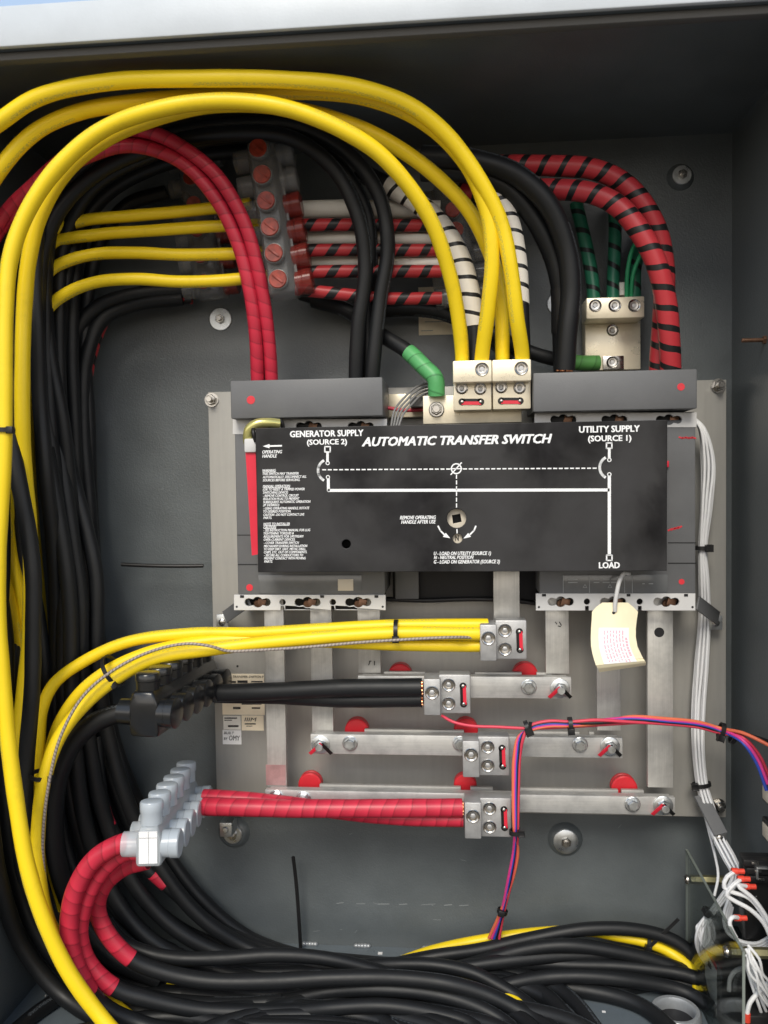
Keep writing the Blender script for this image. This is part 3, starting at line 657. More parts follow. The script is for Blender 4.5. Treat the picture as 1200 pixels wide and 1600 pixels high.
def vbar(label, xa, xb, y0, y1, marks=(), hole=None, stain=None):
    hf = .0815
    a, b = U(xa, y0, hf), U(xb, y1, hf)
    t = thing('riser_bar', label, 'bus bar', ((a.x + b.x) / 2, -hf, b.z), 'vertical riser bars')
    MB().box(a.x, b.x, -hf, -hf + .007, b.z, a.z, .0006).build('bar', M['busv'], t)
    if hole: MB().cyl(U(hole[0], hole[1], hf), NEGY, hole[2] * ppm(hf), .0004, 24, .0001).build('bolt_hole', M['recess'], t)
    if marks:
        mb = MB()
        for q in marks: mb.stroke(q, 1.5, hf)
        mb.build('pen_marks', M['ink_black'], t)
    if stain: MB().pbox(stain[0], stain[1], stain[2], stain[3], hf + .0003, hf + .0001, 0).build('red_stain', M['stain'], t)
mat('stain', (.45, .27, .27), .45, metal=.5, var=.25, vscale=60)
vbar('leftmost riser bar with reddish stain at its foot, running to the lowest bus bar', 412, 448, 930, 1230, (), None, (415.5, 1195, 446.5, 1227))
vbar('riser bar under the left breaker\'s middle pole, ending on the middle bus bar', 484, 521, 930, 1145)
vbar('short riser bar under the left breaker\'s inner pole, ending on the topmost bus bar', 558, 595, 930, 1052, [[(577, 1033), (580, 1033)], [(578, 1034), (576, 1039)], [(585, 1033), (585, 1039)]])
vbar('short riser bar under the right breaker\'s inner pole, ending on the topmost bus bar', 852, 889.5, 930, 1053, [[(868, 972), (870, 975)], [(874, 972), (877, 977)], [(872, 978), (876, 979)]])
vbar('riser bar directly behind the cream paper tag', 932, 970, 930, 1142)
vbar('rightmost riser bar with a round bolt hole below the breaker', 1011.5, 1052, 930, 1231, (), (1030, 988, 7.5))
nb = thing('neutral_riser', 'bare neutral riser bar coming down from under the cover to the yellow cables\' lug', 'bus bar', U(791, 985, .088))
MB().pbox(771, 880, 812, 982, .090, .083, .0007).build('bar', M['busv'], nb)
# red standoff insulators half hidden by the bars
for x, y, rr, lab in ((625, 1054, 19, 'red insulator behind the topmost bus bar, just right of its short left riser'), (821, 1054, 20, 'red insulator behind the topmost bus bar, at the right of its black-cable lug'),
                  (557, 1140, 19, 'red insulator behind the left end of the middle bus bar'), (728, 1140, 19, 'red insulator behind the middle bus bar, close to its empty lug'),
                  (484, 1225, 19, 'red insulator behind the lowest bus bar, nearest its left end'), (727, 1226, 18, 'red insulator just below the empty lug, behind the lowest bus bar'), (976, 1231, 20, 'red insulator behind the lowest bus bar, near the rightmost riser')):
    c = U(x, y + 2, .070); s = ppm(.070); c = Vector((c.x, -.058, c.z)); L = .012
    MB().lathe(c, NEGY, [(0, PH + .0004 - .058), (rr * s * .2, PH + .0004 - .058), (rr * s * .2, 0), (rr * s, 0), (rr * s, L * .3), (rr * s * .9, L * .38), (rr * s, L * .46), (rr * s, L * .9), (rr * s * .9, L), (0, L)], 32).build('standoff_insulator', M['insulator'], None, lab, 'insulator', 'red standoff insulators')

# ------------------------------------------------------------------ lugs
def setscrew(parent, x, y, r, h, m='steel'):
    s = ppm(h); R = r * s
    MB().lathe(U(x, y, h), NEGY, [(R, -.0005), (R, .0008), (R * .92, .0013), (R * .8, .0010), (R * .7, .0004), (R * .42, .0003), (R * .34, .0001), (0, .0001)], 28).build('set_screw', M[m], parent)
    MB().lathe(U(x, y, h), NEGY, [(R * .4, .0003), (R * .33, .0006), (0, .0006)], 6).build('hex_socket', M['alu'], parent)
def torque(parent, x, y, x2, y2, h, flip=1):
    s = ppm(h); a, b = U(x, y, h), U(x2, y2, h); d = b - a; n = Vector((-d.z, 0, d.x)).normalized() * flip
    mb = MB()
    for c in (a, b): mb.cyl(c, NEGY, 5.6 * s, .0005, 20, .0001)
    mb.obox((a + b) / 2 + n * 2.4 * s, d / 2, n * 2.6 * s, Vector((0, -.0005, 0)), 0); mb.build('torque_slot', M['marker'], parent)
    m2 = MB(); m2.obox((a + b) / 2 - n * 2.0 * s + NEGY * .0004, d / 2 * 1.05, n * 2.6 * s, Vector((0, -.0006, 0)), 0); m2.build('torque_stripe', M['red_mark'], parent)
    m3 = MB()
    for c in (a, b): m3.ball(c + NEGY * .0003, 3.4 * s, (1, .7, 1))
    m3.build('torque_screw', M['steel'], parent)
LUGG = 'mechanical lugs on the lower bars'
def lug(label, ox, oy, dark=False):
    """ox, oy: photo offset from the lowest lug, whose clamp starts at 726, 1255"""
    hb, hc = .1165, .128
    t = thing('cable_lug', label, 'lug', U(762 + ox, 1309 + oy, hb), LUGG)
    body = MB().pbox(750 + ox, 1247 + oy, 799 + ox, 1308 + oy, hb, .097, .0014).build('body', M['alu'], t)
    cl = MB().pbox(726 + ox, 1254 + oy, 752 + ox, 1311 + oy, hc, .0975, .0014).build('clamp', M['alu'], t)
    mb = MB()
    setscrew(cl, 739 + ox, 1275 + oy, 11, hc); setscrew(body, 765 + ox, 1263 + oy, 10.5, hb); setscrew(body, 765 + ox, 1292 + oy, 10.5, hb)
    mb.bm.free()
    torque(body, 787.5 + ox, 1265 + oy, 788.5 + ox, 1293 + oy, hb, -1)
    return t
lug('grey lug holding the two red taped cables on the lowest bus bar', 0, 0)
lug('grey lug on the middle bus bar with empty cable openings', -3, -96)
lug('grey lug gripping the two black cables on the topmost bus bar', -64, -193)
lug('grey lug under the neutral riser gripping the yellow cables', 24, -278)
for nm, (ox, lab) in enumerate(((0, 'left of the two pale stacked neutral lugs under the yellow cables'), (61.5, 'right of the two pale stacked neutral lugs, beside the right breaker'))):
    h1, h2 = .118, .136
    t = thing('neutral_lug', lab, 'lug', U(738 + ox, 641, h1), 'stacked neutral lugs')
    yy = -1.5 * nm
    lo = MB().pbox(708.5 + ox, 590 + yy, 768 + ox, 641 + yy, h1, .0955, .0015).build('lower_block', M['tin'], t)
    up = MB().pbox(707.5 + ox, 563 + yy, 768.5 + ox, 597 + yy, h2, .1185, .0014).build('upper_block', M['tin'], t)
    setscrew(up, 753 + ox, 577 + yy, 10.5, h2); setscrew(lo, 721.5 + ox, 606.5 + yy, 9.5, h1); setscrew(lo, 750.5 + ox, 607.5 + yy, 9.5, h1)
    torque(lo, 722 + ox, 628 + yy, 751 + ox, 628 + yy, h1, 1)
npl = thing('neutral_plate', 'cream tinned neutral plate under the stacked lugs and green taped ground cable', 'plate', U(738, 660, .094))
MB().pbox(661, 617, 815, 661, .0945, .086, .0007).build('plate', M['tin'], npl)
mb = MB(); hexbolt(mb, 682, 640, .0945, 12); mb.cyl(U(682, 640, .0945) + NEGY * .007, NEGY, .004, .003, 14); mb.build('bolt', M['steel'], npl)
# ground lug plate
gp = thing('ground_lug', 'pale tinned ground lug plate with three screws under the green cables', 'lug', U(957, 577, .036))
base = MB().pbox(914, 497, 1001, 578, .022, .0008, .001).build('base_plate', M['tin'], gp)
bar = MB().pbox(916, 464, 1007, 497, .056, .0225, .0013).build('lug_bar', M['tin'], gp)
for x in (930, 960.5, 991): setscrew(bar, x, 477.5, 9.5, .056)
setscrew(base, 957, 516, 9, .022)
MB().pbox(942, 556, 975, 577, .0245, .0222, .0006).build('terminal_tongue', M['steel'], gp); setscrew(base, 957, 566, 9, .026)
MB().lathe(U(972, 462, .04), AZ, [(0, 0), (.0045, 0), (.0045, .006), (.004, .0063), (.0045, .0066), (.0045, .014), (0, .014)], 14).build('label_sleeve', M['paper'], gp)

# support straps with screw tabs
def strap(label, pts, tab, h0, h1):
    t = thing('support_strap', label, 'bracket', U(tab[0], tab[3], h1), 'support straps')
    a, b = U(*pts[0], h0), U(*pts[1], h1 + .001)
    d = (b - a) / 2; w = Vector((0, 0, 1)).cross(d); n = d.cross(Vector((.15, -1, .25))).normalized() * .0072
    MB().obox((a + b) / 2, d, n, d.cross(n).normalized() * .001, .0004).build('strap', M['breaker'], t)
    tb = MB().pbox(*tab, h1, h1 - .003, .0005).build('tab', M['zinc'], t)
    cx, cy = (tab[0] + tab[2]) / 2, (tab[1] + tab[3]) / 2
    MB().lathe(U(cx, cy, h1), NEGY, [(.0042, 0), (.004, .0012), (.0025, .0022), (0, .0024)], 18).build('screw', M['steel'], tb)
strap('dark strap and tab at the left breaker\'s bottom corner', ((388, 938), (352, 964)), (338, 960, 356, 984), .1, .05)
strap('dark strap and tab at the right breaker\'s bottom corner', ((1090, 942), (1122, 966)), (1108, 962, 1129, 984), .1, .05)
strap('dark strap below the plate\'s lower right corner, holding the white wires down', ((1095, 1243), (1126, 1303)), (1115, 1299, 1135, 1322), .05, .08)

# ------------------------------------------------------------------ insulated tap connectors
def tap(label, A, B, capdir, side, m_body, m_cap, m_face, n=6, port=1, plate_face=False, capr=.0112, L=.022, bw=.0125, bd=.038, tube=.016, m_port=None, bev=.004):
    """A, B: cap tops of the first and last position; capdir: where the caps point; side: where the cable ports point"""
    A, B = Vector(A), Vector(B); ax = (B - A).normalized(); c = Vector(capdir); c = (c - ax * c.dot(ax)).normalized(); s = ax.cross(c).normalized()
    if s.dot(Vector(side)) < 0: s = -s
    t = thing('tap_connector', label, 'connector', (A + B) / 2 - c * (L + bd))
    half = (B - A).length / 2 + .0125; mid = (A + B) / 2
    mb = MB(); prof = [(-.62, 0), (.62, 0), (.80, .10), (.97, .26), (1, .36), (1, .90), (.93, .97), (.80, 1), (-.80, 1), (-.93, .97), (-1, .90), (-1, .36), (-.97, .26), (-.80, .10)]
    rings = [[mb.bm.verts.new(mid + ax * e + s * (u * bw * k) - c * (L + bd * (.5 + (w - .5) * k))) for u, w in prof] for e, k in ((-half, .90), (-half + .0015, .975), (-half + .004, 1), (half - .004, 1), (half - .0015, .975), (half, .90))]
    mb.bm.faces.new(rings[0]); mb.bm.faces.new(rings[-1][::-1])
    for A_, B_ in zip(rings[:-1], rings[1:]):
        for j in range(len(prof)): mb.bm.faces.new([A_[j], B_[j], B_[(j + 1) % len(prof)], A_[(j + 1) % len(prof)]])
    body = mb.build('body', M[m_body], t, smooth=50)
    MB().obox(mid - c * (L + bd * .31) + s * bw * 1.02, ax * half * .95, s * .0018, c * .0005, .0002).build('seam', M[m_body], body)
    for k in range(n):
        p = A.lerp(B, k / (n - 1)); w = capr
        cp = MB().lathe(p, -c, [(0, .0002), (w * .72, 0), (w * .93, .0006), (w, .002), (w, L * .45), (w * .94, L * .5), (w * .94, L)], 26).build('screw_cap', M[m_cap], body)
        if m_face:
            MB().lathe(p, c, [(w * .86, .0002), (w * .8, .0012), (0, .0008)], 24).build('port_face', M[m_face], cp)
            MB().obox(p + c * .0015, (ax + s) * w * .42, (ax - s) * .0007, c * .0005, .0001).build('screw_slot', M['port_red'], cp)
        for sg in ((1, -1) if port == 2 else (1,)):
            q = p - c * (L + bd * .52) + s * sg * bw * .9
            MB().lathe(q, s * sg, [(w * 1.15, 0), (w * 1.15, tube * .45), (w * 1.22, tube * .5), (w * 1.22, tube), (w * 1.1, tube + .001), (0, tube + .001)] if sg * port > 0 else [(w * 1.1, 0), (w * 1.05, tube), (w * .9, tube)], 24).build('cable_port', M[(m_port if sg > 0 and k > 1 else None) or (m_cap if sg > 0 else m_body)], body)
    return t, body, A, B, ax, c, s
# translucent one at the lower left
t5 = tap('frosted clear tap connector at the lower left holding red taped cables', U(237, 1250, .225), U(291, 1190, .075), AZ, AX, 'clear', 'cap', None, port=2)
_, body5, A5, B5, ax5, c5, s5 = t5
e = A5 - ax5 * .0130 - c5 * (.022 + .019)
MB().obox(e, s5 * .0088, c5 * .0150, ax5 * .0004, .0002).build('end_label', M['white_label'], body5)
MB().obox(e - ax5 * .0006 + s5 * .0004, s5 * .0002, c5 * .0148, ax5 * .0002, 0).obox(e - ax5 * .0006 + c5 * .009, s5 * .0085, c5 * .0002, ax5 * .0002, 0).build('label_crease', M['ink_grey'], body5)
# glossy black one
tap('glossy black tap connector at the left end of the pair of black cables', U(231, 1050, .20), U(315, 1009, .07), AZ, AX, 'black_gloss', 'black_gloss', None, port=2, bw=.0155, bd=.046, L=.017, capr=.0122)
# three with red inside, high in the shade
tap('clear tap connector with a column of six red ports above the left breaker', U(403, 231, .135), U(434, 436, .135), NEGY, AX, 'clear_shaded', 'clear_shaded', 'port_red', port=2, capr=.0112, tube=.017, L=.009, bw=.0165, m_port='clear_red')
tap('shaded clear tap connector with dim red ports at the far left behind yellow cables', U(292, 236, .07), U(318, 440, .07), NEGY, AX, 'clear_shaded', 'clear_shaded', 'port_red', port=2, capr=.0098, L=.008, bw=.018, m_port='clear_red')
tap('clear tap connector mostly hidden behind the four yellow neutral cables', U(703, 296, .082), U(726, 452, .082), NEGY, -AX, 'clear_shaded', 'clear_shaded', 'port_red', port=2, capr=.0098, bw=.018, L=.008)

# ------------------------------------------------------------------ power cables
RY = .0077
NG = 'yellow cables arching to the neutral lugs'
cable('outermost yellow cable arching highest along the top, ending in the right neutral lug', [(-70, 245, .235), (0, 190, .238), (60, 152, .24), (170, 128, .24), (300, 123, .24), (450, 125, .235), (560, 137, .225), (640, 165, .21), (700, 213, .195), (752, 285, .18), (783, 350, .168), (798, 420, .16), (808, 500, .146), (815.5, 550, .130), (816.5, 572, .124)], RY, M['yellow'], NG)
cable('yellow cable tucked under the outermost arch, ending in the left neutral lug', [(-45, 420, .205), (-25, 310, .21), (15, 245, .215), (60, 203, .215), (120, 176, .215), (200, 161, .215), (330, 149, .21), (450, 142, .21), (560, 150, .205), (640, 177, .195), (690, 212, .187), (734, 265, .178), (762, 335, .168), (769, 405, .16), (763, 480, .147), (754, 548, .130), (752, 572, .124)], RY, M['yellow'], NG)
cable('longest yellow cable, running down the cabinet\'s left edge in front and off the bottom', [(722, 600, .107), (722, 556, .116), (718, 510, .128), (703, 430, .15), (668, 335, .178), (600, 247, .205), (540, 206, .218), (450, 170, .228), (350, 158, .232), (250, 170, .235), (160, 203, .235), (90, 262, .235), (42, 332, .235), (16, 405, .235), (8, 500, .235), (7, 600, .235), (6, 700, .235), (2, 780, .235), (-3, 870, .235), (-3, 960, .235), (3, 1050, .235), (12, 1150, .235), (25, 1250, .235), (42, 1350, .235), (68, 1435, .232), (108, 1520, .225), (160, 1592, .22), (220, 1660, .2)], RY, M['yellow'], NG)
cable('yellow cable passing behind the others, ending in the back row of the right neutral lug', [(785, 600, .107), (785, 550, .112), (783, 470, .118), (769, 405, .125), (735, 333, .14), (690, 283, .152), (640, 243, .165), (580, 208, .178), (500, 180, .19), (420, 165, .2), (330, 164, .205), (250, 182, .208), (170, 214, .208), (105, 265, .204), (65, 330, .2), (46, 400, .195), (38, 480, .19), (35, 580, .19), (35, 660, .188), (39, 740, .18), (46, 820, .17), (48, 900, .165), (45, 1000, .16), (36, 1090, .16), (28, 1170, .165), (31, 1260, .17), (48, 1360, .17), (80, 1450, .17), (130, 1530, .16), (200, 1590, .14)], RY, M['yellow'], NG)
RE = .0066
EG = 'yellow cables entering the clear tap connector'
cable('uppermost yellow cable entering the clear connector with six red ports', [(40, 1090, .13), (44, 1020, .13), (36, 945, .14), (18, 870, .15), (10, 780, .15), (18, 650, .14), (32, 520, .12), (52, 420, .11), (82, 364, .105), (125, 346, .1), (200, 338, .098), (280, 331, .096), (370, 321, .094), (392, 318, .094)], RE, M['yellow'], EG)
cable('second yellow cable down entering the clear connector with six red ports', [(55, 1120, .11), (38, 1050, .13), (22, 970, .145), (9, 885, .15), (14, 790, .145), (28, 650, .13), (42, 500, .115), (58, 420, .11), (80, 382, .106), (150, 367, .103), (230, 361, .1), (330, 354, .098), (408, 351, .096)], RE, M['yellow'], EG)
cable('third yellow cable down entering the clear connector with six red ports', [(66, 1000, .09), (56, 900, .095), (44, 780, .1), (40, 680, .105), (44, 560, .11), (56, 470, .112), (74, 427, .112), (105, 408, .112), (150, 397, .11), (210, 395, .108), (280, 398, .105), (350, 397, .102), (412, 394, .1)], RE, M['yellow'], EG)
cable('lowest yellow cable entering the clear connector with six red ports', [(72, 1100, .08), (66, 980, .085), (54, 840, .09), (46, 720, .1), (46, 620, .105), (54, 530, .112), (74, 483, .115), (105, 458, .116), (150, 441, .116), (210, 436, .115), (280, 440, .112), (350, 438, .108), (418, 431, .104)], RE, M['yellow'], EG)
LG_ = 'yellow cables on the neutral riser lug'
cable('yellow cable nearest the breaker of the lower yellow bunch, arching left then down', [(762, 976, .112), (745, 976, .113), (620, 977, .115), (500, 983, .118), (400, 989, .12), (300, 990, .122), (200, 1003, .126), (130, 1034, .132), (85, 1068, .14), (66, 1108, .145), (61, 1165, .145), (60, 1240, .14), (70, 1330, .13)], RE, M['yellow'], LG_)
cable('lowermost yellow cable leaving the neutral riser lug, passing behind the tied pair', [(762, 1009, .112), (745, 1009, .112), (640, 1008, .113), (540, 1004, .114), (450, 1001, .117), (330, 1001, .124), (215, 1025, .134), (140, 1068, .142), (98, 1120, .146), (78, 1180, .146), (72, 1260, .14), (78, 1340, .13), (100, 1420, .12)], RE, M['yellow'], LG_)
cable('front yellow cable of the lower bunch, curving down to the bottom left corner', [(764, 990, .117), (745, 990, .120), (620, 989, .126), (480, 998, .134), (340, 1013, .142), (235, 1032, .152), (155, 1080, .165), (95, 1148, .178), (70, 1215, .188), (60, 1290, .192), (60, 1360, .195), (76, 1440, .195), (112, 1510, .19), (160, 1580, .18)], .0072, M['yellow'], LG_)
tw = tube_obj('twisted_wire', sample([U(*p) for p in ((765, 1000, .110), (735, 996, .126), (700, 996, .138), (620, 1000, .139), (560, 1004, .142), (480, 1011, .145), (400, 1016, .148), (355, 1017, .15), (330, 1010, .158), (290, 1006, .162), (230, 1020, .167), (170, 1052, .176), (128, 1090, .184), (95, 1150, .195), (78, 1215, .198), (68, 1290, .197), (68, 1350, .195), (84, 1440, .19), (118, 1510, .18))]), .0016, M['twist_wire'], None, 8)
tag(tw, 'thin grey twisted wire lying along the lower yellow cables', 'wire')
# black pair
BG = 'black cables on the topmost bus bar lug'
cable('upper of the two short black cables between the black connector and the lug', [(335, 1083, .095), (430, 1080, .105), (540, 1075, .112), (659, 1074, .114)], .0098, M['black'], BG, copper=-1)
cable('lower of the two short black cables between the black connector and the lug', [(335, 1086, .088), (430, 1088, .095), (540, 1093, .104), (659, 1092, .108)], .0088, M['black'], BG, copper=-1)
# red pair
RG = 'red taped cables on the lowest bus bar lug'
cable('front red taped cable between the frosted connector and the lowest lug', [(318, 1260, .12), (360, 1261, .123), (450, 1263, .124), (600, 1263, .122), (722, 1262, .116)], .0098, M['red_tape'], RG, copper=-1)
cable('rear red taped cable crossing under the front one near the lowest lug', [(318, 1245, .105), (370, 1248, .107), (450, 1256, .106), (560, 1272, .106), (640, 1278, .108), (724, 1280, .108)], .0085, M['red_tape'], RG)
# red to the generator breaker
GG = 'red taped cables to the left breaker'
RD = .0072
cable('inner red taped cable arching down into the left breaker', [(402, 640, .09), (402, 590, .1), (400, 535, .11), (392, 465, .12), (373, 385, .13), (338, 312, .142), (290, 258, .152), (240, 234, .16), (190, 228, .165), (130, 247, .17), (85, 275, .172), (45, 308, .172), (5, 350, .17), (-30, 410, .165)], RD, M['red_tape'], GG)
cable('outer red taped cable arching down into the left breaker', [(425, 640, .085), (424, 590, .095), (419, 520, .108), (406, 435, .122), (382, 348, .136), (340, 276, .15), (290, 233, .16), (240, 208, .166), (198, 202, .17), (150, 215, .175), (100, 248, .178), (55, 288, .178), (12, 330, .175), (-25, 390, .17)], RD, M['red_tape'], GG)
cable('third red taped cable, half hidden below the outer red arch', [(416, 640, .072), (415, 560, .085), (408, 470, .098), (388, 385, .115), (350, 308, .13), (300, 258, .142), (245, 228, .152), (195, 222, .158), (140, 238, .162), (95, 268, .165), (50, 302, .165), (0, 345, .162)], RD * .95, M['red_tape'], GG)
# black to the generator breaker
KG = 'black cables to the left breaker'
cable('left black cable dropping into the left breaker\'s right side', [(556, 640, .08), (556, 590, .09), (560, 510, .1), (571, 420, .108), (560, 340, .115), (520, 262, .122), (455, 216, .13), (370, 208, .135), (260, 225, .14), (160, 265, .142), (95, 325, .14), (66, 400, .135), (60, 500, .13), (66, 620, .125), (84, 720, .12), (96, 860, .11), (104, 1000, .1), (110, 1150, .09)], .0082, M['black'], KG)
cable('right black cable dropping into the left breaker\'s right side', [(582, 640, .082), (582, 590, .092), (594, 470, .1), (606, 385, .105), (592, 305, .11), (545, 240, .115), (470, 200, .12), (370, 195, .125), (250, 215, .125), (150, 255, .125), (90, 320, .12), (72, 420, .12), (76, 540, .118), (98, 660, .112), (112, 800, .1), (118, 950, .09), (122, 1100, .08), (150, 1250, .07)], .0080, M['black'], KG)
cable('black cable showing between the two that drop into the left breaker', [(577, 640, .07), (576, 580, .078), (574, 480, .085), (580, 400, .09), (572, 330, .095), (530, 260, .1), (450, 215, .105), (350, 215, .11), (230, 245, .11), (140, 300, .108), (100, 380, .1), (92, 500, .095), (96, 650, .09), (108, 800, .08), (114, 960, .07), (124, 1120, .06)], .0075, M['black'], KG)
# utility side
cable('outer red and black striped cable arching into the right breaker', [(1030, 640, .06), (1030, 570, .068), (1036, 490, .078), (1038, 420, .088), (1028, 365, .095), (1004, 318, .1), (970, 283, .1), (925, 264, .098), (860, 259, .092), (790, 258, .084), (700, 262, .07)], .0108, M['red_black'], 'red and black striped cables to the right breaker')
cable('inner red and black striped cable arching into the right breaker', [(1049, 640, .08), (1048, 580, .09), (1046, 530, .1), (1040, 470, .108), (1026, 413, .114), (1000, 362, .115), (966, 322, .112), (925, 302, .108), (870, 296, .1), (810, 297, .088), (720, 300, .07)], .0110, M['red_black'], 'red and black striped cables to the right breaker')
UG = 'thick black cables to the right breaker'
cable('outer thick black cable with bare copper end at the right breaker', [(882, 578, .1), (886, 520, .105), (892, 450, .108), (884, 385, .114), (855, 318, .124), (805, 272, .13), (740, 250, .13), (660, 244, .12)], .0110, M['black'], UG, copper=0)
cable('inner thick black cable with wrinkled tape behind the outer one', [(880, 580, .075), (878, 520, .085), (876, 450, .092), (862, 395, .098), (830, 335, .108), (790, 292, .115), (740, 272, .115), (660, 268, .105)], .0105, M['black'], UG, tapes=(((878, 520, .085), (876, 450, .092), M['tie']),))
WG = 'white and black striped cables to the neutral lugs'
cable('wide white and black striped cable left of the crossing yellow cables', [(560, 268, .085), (605, 290, .09), (645, 312, .095), (688, 350, .1), (718, 400, .102), (734, 455, .102), (741, 510, .1), (742, 570, .1), (742, 610, .1)], .0100, M['black'], WG, tapes=(((606, 290, .09), (741, 509, .1), M['white_black']),))
cable('white and black striped cable seen at the right edge of the yellow cables', [(700, 240, .1), (735, 262, .104), (770, 295, .108), (798, 345, .11), (810, 405, .11), (814, 470, .108), (817, 540, .104), (818, 610, .1)], .0082, M['black'], WG, tapes=(((736, 263, .104), (814, 475, .108), M['white_black']),))
GRG = 'green striped ground cables'
cable('left green and black striped ground cable', [(900, 318, .03), (908, 350, .034), (918, 395, .038), (925, 435, .04), (928, 472, .042)], .0075, M['green_black'], GRG)
cable('middle green and black striped ground cable', [(958, 310, .03), (961, 350, .034), (960, 400, .038), (958, 440, .04), (958, 472, .042)], .0072, M['green_black'], GRG)
cable('right green and black striped ground cable behind two thin green wires', [(1012, 340, .03), (1002, 375, .034), (992, 420, .038), (991, 472, .042)], .0075, M['green_black'], GRG)
cable('thin bright green wire curving down left of the pair above the ground lug', [(1005, 365, .05), (990, 385, .052), (981, 420, .052), (979, 470, .045)], .0024, M['green_wire'], 'thin green wires', 'ground_wire', 'wire', n=8)
cable('thin bright green wire curving down right of the pair above the ground lug', [(1012, 380, .052), (998, 405, .054), (989, 430, .053), (986, 470, .045)], .0024, M['green_wire'], 'thin green wires', 'ground_wire', 'wire', n=8)
# green tape ends
cable('black cable ending in bright green tape on the neutral plate', [(490, 470, .04), (540, 485, .05), (590, 520, .07), (638, 550, .088), (664, 575, .098), (680, 592, .102), (682, 618, .099)], .0085, M['black'], None, tapes=(((640, 551, .088), (682, 618, .099), M['green_tape']),))
cable('black cable ending in dull green tape at the ground lug', [(700, 480, .03), (760, 515, .04), (820, 547, .045), (870, 562, .042), (905, 567, .036), (935, 567, .031)], .0080, M['black'], None, tapes=(((868, 562, .042), (935, 567, .031), M['green_dark']),))
cable('black cable sagging across the wall above the bright cream wall label', [(470, 458, .03), (530, 474, .035), (590, 484, .04), (650, 483, .04), (700, 492, .04), (760, 525, .035), (800, 560, .03)], .0085, M['black'])
# wires between the two clear connectors
MG = 'striped cables between the clear tap connectors'
for i, (ya, yb, lab) in enumerate(((352, 352, 'highest'), (392, 391, 'second highest'), (426, 424, 'second lowest'), (452, 466, 'lowest'))):
    cable('%s dark red striped cable between the two clear connectors' % lab, [(462, ya, .095), (520, ya + (yb - ya) * .5 - 1, .092), (600, yb, .088), (690, yb, .082)], .0068, M['red_black_thin'], MG)
for i, (ya, lab) in enumerate(((327, 'uppermost'), (373, 'middle'), (410, 'lowermost'))):
    cable('%s pale white cable behind the striped cables between the clear connectors' % lab, [(470, ya + 1, .074), (540, ya - 1, .074), (600, ya, .074), (688, ya + 1, .074)], (.0098, .0072, .0068)[i], M['paper'], 'white cables between the clear tap connectors')
# black bundle on the left, some cables added to fill dark gaps
BL = 'black cables hanging in the left bundle'
LB = 'black cable hanging in the dense left bundle'
R = .0083
cable('black cable in front of the yellow ones at the left edge, passing over them', [(-6, 480, .185), (4, 600, .185), (18, 690, .19), (30, 755, .192), (44, 830, .192), (52, 900, .192), (52, 1000, .19), (50, 1080, .19), (42, 1180, .185), (40, 1260, .18), (52, 1360, .17), (88, 1450, .16), (140, 1515, .15), (220, 1555, .14), (330, 1570, .13), (440, 1566, .125)], R, M['black'], BL)
NLEFT = [0]
def left(pts):
    NLEFT[0] += 1; k = NLEFT[0]; yy = 1512 + (k * 29) % 84; hh = .045 + max(0, yy - 1535) * .0018
    x, y, h = pts[-1]
    if y > 1400 and x < 700: pts = pts + [(x + 120, y + (yy - y) * .5, (h + hh) / 2), (x + 270, yy, hh), (x + 400, yy + 30, hh + .045), (x + 500, max(yy + 90, 1665), max(hh + .09, .17))]
    cable(LB, pts, R * random.uniform(.95, 1.06), M['black'], BL)
left([(85, 560, .09), (94, 640, .09), (112, 740, .09), (136, 830, .09), (150, 900, .09), (152, 1000, .09), (160, 1100, .085), (185, 1210, .08), (232, 1325, .07), (305, 1425, .06), (385, 1480, .05), (470, 1505, .05), (600, 1525, .055)])
left([(80, 640, .11), (98, 740, .11), (114, 850, .11), (125, 930, .108), (128, 1030, .105), (138, 1150, .1), (165, 1280, .09), (215, 1390, .08), (290, 1462, .07), (380, 1500, .065), (500, 1520, .06)])
left([(72, 700, .13), (90, 800, .13), (104, 890, .128), (110, 960, .125), (112, 1060, .12), (118, 1180, .115), (140, 1310, .105), (190, 1420, .095), (260, 1485, .09), (360, 1515, .08), (470, 1520, .08)])
left([(58, 350, .15), (54, 430, .155), (58, 520, .155), (62, 620, .15), (72, 740, .15), (84, 860, .13), (88, 1000, .11), (86, 1120, .105), (90, 1230, .105), (104, 1330, .105), (140, 1420, .11), (200, 1480, .1), (300, 1520, .09)])
left([(82, 330, .12), (70, 420, .125), (72, 540, .12), (80, 680, .12), (92, 820, .12), (98, 960, .115), (100, 1100, .11), (110, 1240, .105), (145, 1360, .095), (210, 1450, .085), (300, 1500, .08)])
left([(300, 452, .03), (220, 458, .04), (155, 478, .05), (118, 520, .055), (105, 600, .06), (112, 720, .06), (128, 860, .06), (138, 1000, .06), (150, 1130, .055), (190, 1260, .05), (255, 1370, .045), (340, 1450, .035), (440, 1490, .03)])
left([(285, 466, .03), (210, 476, .04), (160, 500, .045), (135, 560, .05), (130, 660, .05), (140, 800, .05), (150, 940, .045), (160, 1060, .045), (185, 1180, .04), (240, 1300, .035), (310, 1400, .03), (390, 1466, .025)])
left([(70, 560, .07), (84, 700, .07), (102, 860, .075), (114, 1000, .075), (124, 1120, .07), (150, 1250, .065), (200, 1370, .06), (280, 1450, .05), (380, 1490, .04)])
left([(110, 300, .06), (96, 380, .065), (90, 470, .07), (92, 600, .07), (100, 760, .065), (112, 900, .06), (120, 1040, .06), (134, 1180, .055)])
left([(210, 260, .05), (150, 300, .055), (118, 360, .06), (108, 450, .06), (112, 560, .055), (122, 700, .05), (136, 860, .045), (146, 1020, .04), (160, 1150, .04)])
left([(330, 225, .06), (250, 245, .065), (180, 285, .07), (135, 345, .075), (118, 420, .075), (112, 530, .07), (116, 660, .065), (124, 820, .06), (134, 980, .055), (150, 1150, .05)])
